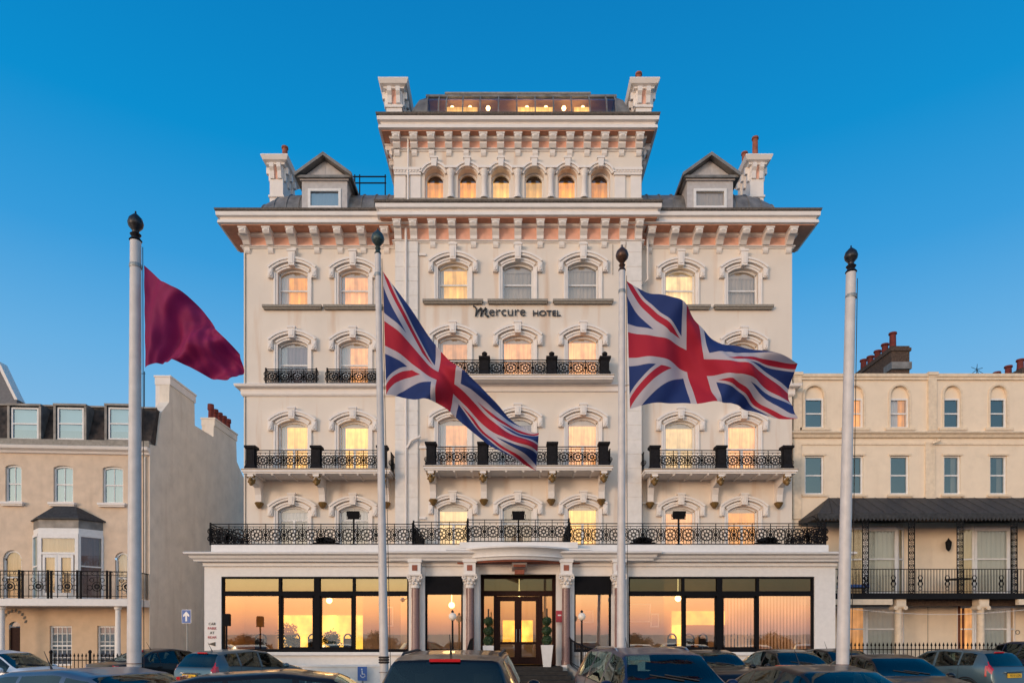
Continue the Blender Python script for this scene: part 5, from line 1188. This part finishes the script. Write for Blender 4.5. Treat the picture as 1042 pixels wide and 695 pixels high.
TYPES={
 'hatch':dict(L=3.95,W=1.72,H=1.46,top=[(0,.36),(.012,.46),(.04,.55),(.12,.62),(.245,.68),(.43,.955),(.58,1.0),(.80,.975),(.885,.93),(.965,.68),(.985,.62),(.996,.42),(1,.33)],belt=[(0,.5),(.2,.60),(.5,.635),(.8,.69),(.95,.69),(1,.6)],ws=(.25,.42),rw=(.885,.965),sg=[(.30,.52),(.54,.72),(.735,.84)]),
 'saloon':dict(L=4.6,W=1.80,H=1.44,top=[(0,.36),(.012,.48),(.05,.58),(.14,.64),(.27,.69),(.42,.955),(.54,1.0),(.68,.965),(.84,.73),(.90,.71),(.985,.69),(.995,.5),(1,.35)],belt=[(0,.52),(.2,.62),(.5,.66),(.8,.70),(1,.66)],ws=(.275,.41),rw=(.70,.835),sg=[(.32,.50),(.515,.66),(.67,.745)]),
 'suv':dict(L=4.55,W=1.85,H=1.68,top=[(0,.36),(.012,.5),(.05,.60),(.12,.64),(.25,.68),(.40,.95),(.55,1.0),(.82,.985),(.92,.955),(.975,.68),(.988,.62),(.996,.42),(1,.33)],belt=[(0,.55),(.2,.62),(.5,.65),(.8,.68),(1,.66)],ws=(.255,.39),rw=(.925,.974),sg=[(.30,.50),(.515,.70),(.715,.87)]),
}
def build_car(kind,pm,lab,plate=None,rails=False,roofbar=False,antenna=True,name='parked_car',platefront=False):
    T=TYPES[kind]; L,W,H_=T['L'],T['W'],T['H']; zb=.20
    br=set([0,1]+list(T['ws'])+list(T['rw'])+[q for s in T['sg'] for q in s]+[t for t,_ in T['top']]+[.02,.07,.93,.975]); ts=sorted(br); full=[]
    for a,b in zip(ts[:-1],ts[1:]):
        n=max(1,int(math.ceil((b-a)/.022))); full+=[a+(b-a)*k/n for k in range(n)]
    full.append(1.0)
    def ring(t):
        zt=lerp_tab(T['top'],t)*H_; be=lerp_tab(T['belt'],t)*H_; w=W/2*lerp_tab([(0,.74),(.02,.83),(.07,.93),(.18,.985),(.5,1),(.85,.985),(.95,.94),(.985,.90),(1,.86)],t)
        hc=zt-be; cab=max(0,min(1,hc/(.27*H_)))
        if hc<.02: be=zt-.02-.05*min(1,1); hc=zt-be
        zb_=zb+.12*max(0,1-min(t,1-t)/.05)
        be=max(be,zb_+.1); zt=max(zt,be+.02)
        wr=w*(.93-.20*cab); crown=.035+.02*cab
        sh=w*.965
        zs=be
        pts=[(0,zb_),(w*.80,zb_),(w*.95,zb_+.06),(w*.99,zb_+(zs-zb_)*.35),(w*1.0,zb_+(zs-zb_)*.62),(w*.985,zb_+(zs-zb_)*.86),(sh,zs)]
        k=.05*cab+.012
        pts+=[(sh+(wr-sh)*.33,zs+(zt-k-zs)*.36),(sh+(wr-sh)*.72,zs+(zt-k-zs)*.72),(wr,zt-k-.01),(wr*.95,zt-k*.55),(wr*.86,zt-k*.22),(wr*.5,zt-crown*.12*cab),(0,zt+.0)]
        return pts
    n=len(ring(0)); m={q:MB() for q in ('body','windscreen','rear_window','side_window','tail_light','headlight','lower')}
    R=[]
    for t in full:
        r=ring(t); y=-L/2+L*t
        # plan rounding: ends bow
        full_r=[( x,y+ (0.16*(1-abs(2*t-1))*0)+ (.14*(x/(W/2))**2 if t<.1 else 0)*(1-t/.1 if t<.1 else 0) - (.10*(x/(W/2))**2*((t-.9)/.1) if t>.9 else 0),z) for x,z in r]
        R.append(full_r)
    def vv(i,j,s): x,y,z=R[i][j]; return (s*x,y,z)
    for i in range(len(full)-1):
        tm=(full[i]+full[i+1])/2
        for j in range(n-1):
            zc_=(R[i][j][2]+R[i+1][j+1][2])/2
            tgt='body'
            if T['ws'][0]<tm<T['ws'][1] and j>=10: tgt='windscreen'
            elif T['rw'][0]<tm<T['rw'][1] and j>=10: tgt='rear_window'
            elif 6<=j<=8 and any(a<tm<b for a,b in T['sg']): tgt='side_window'
            elif kind!='saloon' and tm>.93 and 4<=j<=9 and .54*H_<zc_<.78*H_ and not (6<=j<=8 and tm<.945): tgt='tail_light'
            elif kind=='saloon' and tm>.955 and 4<=j<=9 and .50*H_<zc_<.66*H_: tgt='tail_light'
            elif .008<tm<.085 and 4<=j<=8 and .42*H_<zc_<.60*H_: tgt='headlight'
            elif (tm<.02 or tm>.98) and zc_<.32*H_: tgt='lower'
            elif j<2: tgt='lower'
            for s in (1,-1):
                q=[vv(i,j,s),vv(i+1,j,s),vv(i+1,j+1,s),vv(i,j+1,s)]
                m[tgt].quad(*(q if s>0 else q[::-1]))
    for e in (0,len(full)-1):
        pts=[vv(e,j,1) for j in range(n)]+[vv(e,j,-1) for j in range(n-2,0,-1)]; m['body'].add(pts,[tuple(range(len(pts)))])
    def merge(mb):   # weld duplicates
        d={}; nv=[]; mp=[]
        for p in mb.v:
            k=(round(p[0],4),round(p[1],4),round(p[2],4))
            if k not in d: d[k]=len(nv); nv.append(p)
            mp.append(d[k])
        fs=[]; 
        for f in mb.f:
            g=[]
            for q in f:
                if mp[q] not in g: g.append(mp[q])
            if len(g)>2: fs.append(tuple(g))
        mb.v=nv; mb.f=fs; mb.m=[0]*len(fs); return mb
    root=empty(name,(0,0,0)); tag(root,lab,'car','cars parked before the hotel')
    merge(m['body']).build('body',pm,root,smooth=42)
    for q,mt in (('windscreen',CARGL),('rear_window',CARGL),('headlight',HEADL),('tail_light',TAIL),('lower',BLKPL),('side_window',CARGL)):
        if not m[q].f: continue
        merge(m[q])
        if q in ('side_window','tail_light','headlight'):
            for s in (1,-1):
                mm=MB(); keep=[f for f in m[q].f if sum(m[q].v[k][0] for k in f)*s>0]
                ids=sorted(set(k for f in keep for k in f)); mp={k:i for i,k in enumerate(ids)}; off=.004
                mm.add([m[q].v[k] for k in ids],[tuple(mp[k] for k in f) for f in keep]); mm.build(q,mt,root,smooth=50)
        else: m[q].build({'lower':'bumper_skirt'}.get(q,q),mt,root,smooth=50)
    # interior: seats, dashboard, wheel
    zs_=lerp_tab(T['belt'],.5)*H_
    for (sx,ty,w2) in ((-.38,.47,.24),(.38,.47,.24),(0,.70,.62)):
        a=MB(); yb=-L/2+L*ty; a.box(sx-w2,sx+w2,yb-.45,yb,zs_-.50,zs_-.36); a.prism_x(sx-w2,sx+w2,[(yb-.06,zs_-.4),(yb+.06,zs_-.4),(yb+.20,zs_+.12),(yb+.12,zs_+.14)])
        for hx in ((sx,) if w2<.5 else (sx-.38,sx+.38)): a.box(hx-.12,hx+.12,yb+.13,yb+.21,zs_+.16,zs_+.30); a.box(hx-.04,hx+.04,yb+.15,yb+.18,zs_+.1,zs_+.17)
        a.build('seat',SEATM,root)
    a=MB(); yd=-L/2+L*(T['ws'][0]+.06); a.box(-W/2+.12,W/2-.12,yd,yd+.35,zs_-.25,zs_-.01); a.build('dashboard',BLKPL,root)
    a=MB(); vs_=[]; a.tube([(.38+.18*math.cos(2*PI*k/14),yd+.50+.06*math.sin(2*PI*k/14),zs_-.04+.17*math.sin(2*PI*k/14)) for k in range(15)],.015,5); a.build('steering_wheel',BLKPL,root)
    def rp(t,j,s,out=.004):
        q=ring(t)[j]; y=-L/2+L*t
        if t>.9: y-=.10*(q[0]/(W/2))**2*((t-.9)/.1)
        if t<.1: y+=.14*(q[0]/(W/2))**2*(1-t/.1)
        return (s*(q[0]+out),y,q[1]+(.004 if j>8 else 0))
    for s in (-1,1):
        for t in ((.30,.53,.73) if kind!='saloon' else (.315,.508,.665)):
            a=MB(); a.tube([rp(t,j,s,.001) for j in range(2,7)],.005,5); a.build('door_seam',BLKPL,root)
        a=MB(); a.tube([rp(T['sg'][0][0]-.02+(T['sg'][-1][1]+.01-T['sg'][0][0])*k/16,6,s,.004) for k in range(17)],.010,5); a.build('window_trim',BLKPL,root)
        a=MB(); t0=T['ws'][0]+.015; 
        p0=ring(t0)[12]; a.tube([(s*.12+.25,-L/2+L*t0,ring(t0)[13][1]+.012),(s*.12+.25-.5*(1 if s>0 else 1),-L/2+L*(t0+.03),lerp_tab(T['top'],t0+.03)*H_+.004)],.010,5); a.build('wiper',BLKPL,root)
    t0=T['rw'][1]+.004; a=MB(); a.tube([rp(t0,j,1,0) for j in range(9,14)]+[rp(t0,j,-1,0) for j in range(12,8,-1)],.006,5); a.build('hatch_seam',BLKPL,root)
    # black seals around glass
    for s in (-1,1):
        for t in (.185,.795):
            y=-L/2+L*t; r=.315; a=MB()
            prof=[(0.001,0),(r*.62,0),(r*.66,.02),(r*.95,.03),(r,.06),(r,.17),(r*.93,.2)]
            vs=[];fs=[];nn=22
            for rr,dx in prof:
                for k in range(nn): an=2*PI*k/nn; vs.append((s*(W/2-.19+.20-dx*1.0+ .005),y+rr*math.cos(an),r+rr*math.sin(an)))
            for i in range(len(prof)-1):
                for k in range(nn): k2=(k+1)%nn; fs.append((i*nn+k,i*nn+k2,(i+1)*nn+k2,(i+1)*nn+k))
            a.add(vs,fs); w=a.build('wheel',TYRE,root,smooth=40)
            a=MB(); cx_=s*(W/2+.017)
            for k in range(8):
                an=2*PI*k/8; a.add([(cx_,y+.04*math.cos(an+1.5),r+.04*math.sin(an+1.5)),(cx_,y+.2*math.cos(an+.12),r+.2*math.sin(an+.12)),(cx_,y+.2*math.cos(an-.12),r+.2*math.sin(an-.12)),(cx_,y+.04*math.cos(an-1.5),r+.04*math.sin(an-1.5))],[(0,1,2,3)])
            a.build('rim',ALLOY,w)
            a=MB(); pts=[(s*(W/2*1.003),y+(r+.05)*math.cos(PI*k/14),r-.02+(r+.05)*math.sin(PI*k/14)) for k in range(15)]; a.tube(pts,.022,6); a.build('wheel_arch',BLKPL,root)
        # mirror
        tm=T['ws'][0]+.07; y=-L/2+L*tm; zbz=lerp_tab(T['belt'],tm)*H_; a=MB(); a.ball((s*(W/2+.10),y,zbz+.06),.10,10,8,.75); a.tube([(s*(W/2-.06),y,zbz),(s*(W/2+.05),y,zbz+.03)],.025,6); a.build('wing_mirror',pm,root,smooth=60)
        # door handle + sill line
        for t in (.47,.66):
            a=MB(); y=-L/2+L*t; zz=lerp_tab(T['belt'],t)*H_-.12; a.box(*sorted((s*(W/2*.985),s*(W/2*.985+.035))),y,y+.14,zz,zz+.025); a.build('door_handle',pm,root)
        if rails:
            a=MB(); wr=W/2*.66; pts=[(s*wr,-L/2+L*t,lerp_tab(T['top'],t)*H_+(.0 if 0<k<8 else -.06)) for k,t in enumerate([.47+.36*i/8 for i in range(9)])]; a.tube(pts,.018,6); a.build('roof_rail',BLKPL if not roofbar else CHROME,root)
    a=MB(); tp=.985; yr=L/2; zpl=.46*H_ if kind!='hatch' else .50*H_
    a.box(-.26,.26,yr-.03,yr+.015,zpl-.06,zpl+.06); pr=a.build('number_plate',PLATE,root); pr.location=(0,-.005,0)
    if plate:
        o=text('lettering',plate,.105,(0,yr+.016,zpl-.035),LETTER,pr,.001,'CENTER',PI,sx=.95)
    a=MB(); a.box(-.26,.26,-L/2-.015,-L/2+.03,.38,.49); a.build('number_plate',PLATEW,root)
    a=MB(); 
    for k in range(4): zz=.46*H_-.04-k*.04; a.box(-.42,.42,-L/2-.006,-L/2+.05,zz,zz+.018)
    a.build('grille',CHROME if kind=='saloon' else BLKPL,root)
    a=MB(); zz=lerp_tab(T['top'],T['rw'][0])*H_; y=-L/2+L*T['rw'][0]; a.box(-.18,.18,y-.01,y+.03,zz-.0,zz+.035); a.build('brake_light',TAIL,root)
    if kind=='hatch' : 
        a=MB(); a.box(-.36,.36,yr-.05,yr+.0,zpl+.085,zpl+.11); a.build('boot_trim',CHROME,root)
    if antenna:
        t=.80 if kind!='saloon' else .62; y=-L/2+L*t; z=lerp_tab(T['top'],t)*H_; a=MB(); a.tube([(0,y,z-.02),(0,y+.05,z+.06),(0,y+.16,z+.24)],[.02,.008,.004],6); a.build('antenna',BLKPL,root)
    return root
def put(c,px,Y,phi): c.location=(X(px,Y),Y,0.0); c.rotation_euler=(0,0,math.radians(phi)); return c
SILB=paint('silver_blue_paint',(.10,.155,.18),.5); BLK=paint('black_paint',(.006,.006,.008),.1); DBL=paint('dark_blue_paint',(.012,.025,.07),.3); GRPH=paint('graphite_paint',(.02,.021,.024),.4); WHT=paint('white_paint_car',(.68,.70,.73),.0); BRN=paint('dark_brown_paint',(.016,.012,.011),.3)
# phi: rotation about z; 0 = front towards the camera, 180 = rear towards it
put(build_car('hatch',SILB,'silver blue hatchback with its yellow rear plate before the left hotel windows','YL10 FAK'),249,20.6,155)
put(build_car('hatch',SILB,'silver blue hatchback with red tail light before the right spiked railing','YK10 LDN'),966,21.2,200)
put(build_car('saloon',BLK,'black car behind the left silver blue hatchback beside the one way sign'),170,22.5,150)
put(build_car('hatch',WHT,'white car at the far left edge below the balcony house'),4,19.0,85)
put(build_car('hatch',paint('slate_blue_paint',(.09,.12,.17),.5),'slate blue car roof with antenna in the left foreground behind the flagpole'),118,9.0,70)
put(build_car('hatch',BRN,'dark car roof low in the foreground between two flagpoles',antenna=False),318,8.6,100)
put(build_car('suv',BLK,'black people carrier seen from behind before the entrance',rails=True),471,9.9,178)
put(build_car('suv',DBL,'dark blue estate with roof rails behind the third flagpole',rails=True,roofbar=True),664,11.4,8)
put(build_car('saloon',BLK,'black saloon facing right between the roof rail estate and the dark coupe'),722,20.2,4)
put(build_car('saloon',GRPH,'graphite saloon parked under the right vertical blinds'),802,20.6,6)
put(build_car('saloon',BRN,'long dark car roof in the foreground right of centre'),838,10.2,12)
put(build_car('saloon',BLK,'black saloon with chrome grille beside the rightmost flagpole'),903,15.8,2)
put(build_car('suv',DBL,'dark blue off roader at the far right edge',rails=False),1046,22.0,172)
put(build_car('saloon',BLK,'black car glimpsed behind the rightmost flagpole'),852,22.2,8)

# ================================================================== ground, sea
def sheet(name,x0,x1,y0,y1,z,mt):
    m=MB(); m.quad((x0,y0,z),(x1,y0,z),(x1,y1,z),(x0,y1,z)); return struct(m.build(name,mt))
sheet('ground',-900,900,-38,1500,-.02,PAVE); sheet('road',-300,300,-2,23.4,0.0,ASPH)
m=MB(); m.box(-300,300,23.4,26.4,-.01,.12); struct(m.build('pavement',PAVE)); m=MB(); m.box(-300,300,-9,-2,-.01,.13); struct(m.build('promenade',PAVE))
sheet('lawn',-300,300,-22,-9.4,.004,GRASSM); 
m=MB(); m.box(-900,900,-62,-38,-3.2,-.6); m.box(-900,900,-39,-38,-3,-.0); struct(m.build('beach',SHINGLE)); sheet('sea',-4000,4000,-5000,-60,-1.6,SEA)
m=MB()
k=-60
while k<60:
    for yy in (4.6+0*k,): m.box(k,k+.1,13.2,18.0,.003,.006)
    k+=2.6
struct(m.build('road_markings',SIGNW))
# shrubs added behind the camera as dark silhouettes in the glass reflections
for k,(x,y,h) in enumerate(((-26,-14,2.6),(-19,-16,2.1),(-13,-13,2.9),(-4,-15,2.0),(3,-13,2.4),(12,-15,2.7),(18,-13,2.2),(26,-16,2.9))):
    t=empty('added_shrub',(x,y,.0)); tag(t,'rounded shrub added on the unseen lawn for the glass reflections','shrub','shrubs added behind the camera'); m=MB(); m.tube([(0,0,0),(.1,0,h*.5)],.08,6); m.build('trunk',BARK,t); m=MB(); leafy(m,(0,0,h*.40),h*.36,1800,.09); leafy(m,(h*.45,0,h*.3),h*.30,1000,.09); leafy(m,(-h*.5,.1,h*.28),h*.28,1000,.09); leafy(m,(h*.9,0,h*.18),h*.2,600,.09); m.build('foliage',LEAF,t)
# twin lamps added behind the camera to show in the restaurant glass
def prom_lamp(x,Y,lab):
    t=empty('added_twin_lamp',(x,Y,.13)); tag(t,lab,'street lamp','lamps added behind the camera'); m=MB(); m.lathe(0,0,[(.12,0),(.09,.5),(.06,.6),(.05,5.2)],10); m.tube([(-.5,0,4.6),(0,0,5.0),(.5,0,4.6)],.03,6); m.build('lamp_post',IRON,t)
    for s in (-1,1): m=MB(); m.ball((s*.5,0,4.75),.2,10,8); m.build('globe',GLOBE,t)
prom_lamp(-9,-7,'twin globe lamp added on the unseen promenade to the west'); prom_lamp(9,-7,'twin globe lamp added on the unseen promenade to the east')

# ================================================================== world, sun, camera
SUN_AZ=math.radians(40)   # to the left of straight behind the camera
SUN_EL=math.radians(6)
sd=Vector((-math.sin(SUN_AZ)*math.cos(SUN_EL),-math.cos(SUN_AZ)*math.cos(SUN_EL),math.sin(SUN_EL)))
w=bpy.data.worlds.new('World'); bpy.context.scene.world=w; w.use_nodes=True; nt=w.node_tree; N=nt.nodes; L=nt.links
bg=N['Background']; bg.inputs['Strength'].default_value=1.0
tc=N.new('ShaderNodeTexCoord'); nrm=N.new('ShaderNodeVectorMath'); nrm.operation='NORMALIZE'; L.new(tc.outputs['Generated'],nrm.inputs[0]); sep=N.new('ShaderNodeSeparateXYZ'); L.new(nrm.outputs[0],sep.inputs[0])
def ramp(stops,sock):
    r=N.new('ShaderNodeValToRGB'); r.color_ramp.interpolation='LINEAR'; e=r.color_ramp.elements
    mx=max(max(c) for _,c in stops); 
    e[0].position=stops[0][0]; e[0].color=(*[q/mx for q in stops[0][1]],1); e[1].position=stops[-1][0]; e[1].color=(*[q/mx for q in stops[-1][1]],1)
    for p,c in stops[1:-1]: q=e.new(p); q.color=(*[k/mx for k in c],1)
    L.new(sock,r.inputs['Fac']); v=N.new('ShaderNodeVectorMath'); v.operation='SCALE'; v.inputs['Scale'].default_value=mx; L.new(r.outputs['Color'],v.inputs[0]); return v.outputs[0]
zz=sep.outputs['Z']
blue=ramp([(0,(.42,.60,.76)),(.20,(.26,.51,.77)),(.34,(.13,.42,.75)),(.45,(.035,.325,.70)),(.56,(.0,.265,.62)),(.68,(.0,.205,.525)),(1,(.0,.12,.36))],zz)
warm=ramp([(0,(.9,.55,.48)),(.012,(1.5,.70,.48)),(.035,(2.7,1.22,.52)),(.07,(3.3,1.95,.85)),(.10,(3.0,2.15,1.25)),(.16,(2.4,2.05,1.65)),(.3,(1.4,1.6,1.65)),(.55,(.55,.8,1.05)),(1,(.1,.25,.5))],zz)
dt=N.new('ShaderNodeVectorMath'); dt.operation='DOT_PRODUCT'; L.new(nrm.outputs[0],dt.inputs[0]); dt.inputs[1].default_value=(-.5,-.866,0)
mr=N.new('ShaderNodeMapRange'); mr.interpolation_type='SMOOTHSTEP'; mr.inputs['From Min'].default_value=.0; mr.inputs['From Max'].default_value=.92; L.new(dt.outputs['Value'],mr.inputs['Value'])
sky=N.new('ShaderNodeTexSky'); sky.sky_type='NISHITA'; sky.sun_disc=False; sky.sun_elevation=SUN_EL; sky.sun_rotation=math.atan2(sd.x,sd.y)
sv=N.new('ShaderNodeVectorMath'); sv.operation='SCALE'; sv.inputs['Scale'].default_value=.006; L.new(sky.outputs[0],sv.inputs[0])
mx=N.new('ShaderNodeMix'); mx.data_type='RGBA'; L.new(mr.outputs['Result'],mx.inputs['Factor']); L.new(blue,mx.inputs['A']); L.new(warm,mx.inputs['B'])
ad=N.new('ShaderNodeVectorMath'); ad.operation='ADD'; L.new(mx.outputs['Result'],ad.inputs[0]); L.new(sv.outputs[0],ad.inputs[1]); L.new(ad.outputs[0],bg.inputs['Color'])
ld=bpy.data.lights.new('sun','SUN'); ld.energy=1.35; ld.angle=math.radians(16); ld.color=(1,.72,.52); lo=bpy.data.objects.new('sun',ld); C.objects.link(lo); lo.rotation_euler=(-sd).to_track_quat('-Z','Y').to_euler()
for x,y,z,e in ((-7.0,27.6,3.2,60),(-5.2,27.6,3.2,30),(-9.8,27.6,3.0,15),(-2.6,27.8,3.1,25),(.24,28.0,3.3,30),(3.0,27.8,3.2,12),(6.6,27.8,3.2,40),(9.8,27.8,3.0,22)):
    l=bpy.data.lights.new('room_light','POINT'); l.energy=e; l.color=(1,.58,.22); l.shadow_soft_size=.25; o=bpy.data.objects.new('room_light',l); C.objects.link(o); o.location=(x,y,z)
for x in (-2.2,.3,2.8):
    l=bpy.data.lights.new('lantern_light','POINT'); l.energy=9; l.color=(1,.55,.2); l.shadow_soft_size=.12; o=bpy.data.objects.new('lantern_light',l); C.objects.link(o); o.location=(x,31.1,25.4)
cam=bpy.data.cameras.new('camera'); co=bpy.data.objects.new('camera',cam); C.objects.link(co); co.location=(0,0,EYE); co.rotation_euler=(PI/2,0,0)
cam.sensor_width=36; cam.lens=36*F/1042; cam.shift_y=(HY-347.5)/1042; cam.clip_end=8000; cam.clip_start=.05
sc_=bpy.context.scene; sc_.camera=co; sc_.view_settings.view_transform='Standard'; sc_.view_settings.look='None'; sc_.view_settings.gamma=1; sc_.view_settings.exposure=0
sc_.render.engine='CYCLES'; sc_.cycles.max_bounces=8; sc_.cycles.transparent_max_bounces=16; sc_.cycles.use_denoising=True
sc_.cycles.sample_clamp_indirect=4.0

# lettering curves become plain meshes
bpy.context.view_layer.update(); dg=bpy.context.evaluated_depsgraph_get()
for o in [o for o in C.objects if o.type=='FONT']:
    me=bpy.data.meshes.new_from_object(o.evaluated_get(dg)); n=bpy.data.objects.new('lettering',me); C.objects.link(n); n.parent=o.parent; n.location=o.location; n.rotation_euler=o.rotation_euler; n.scale=o.scale; bpy.data.objects.remove(o)
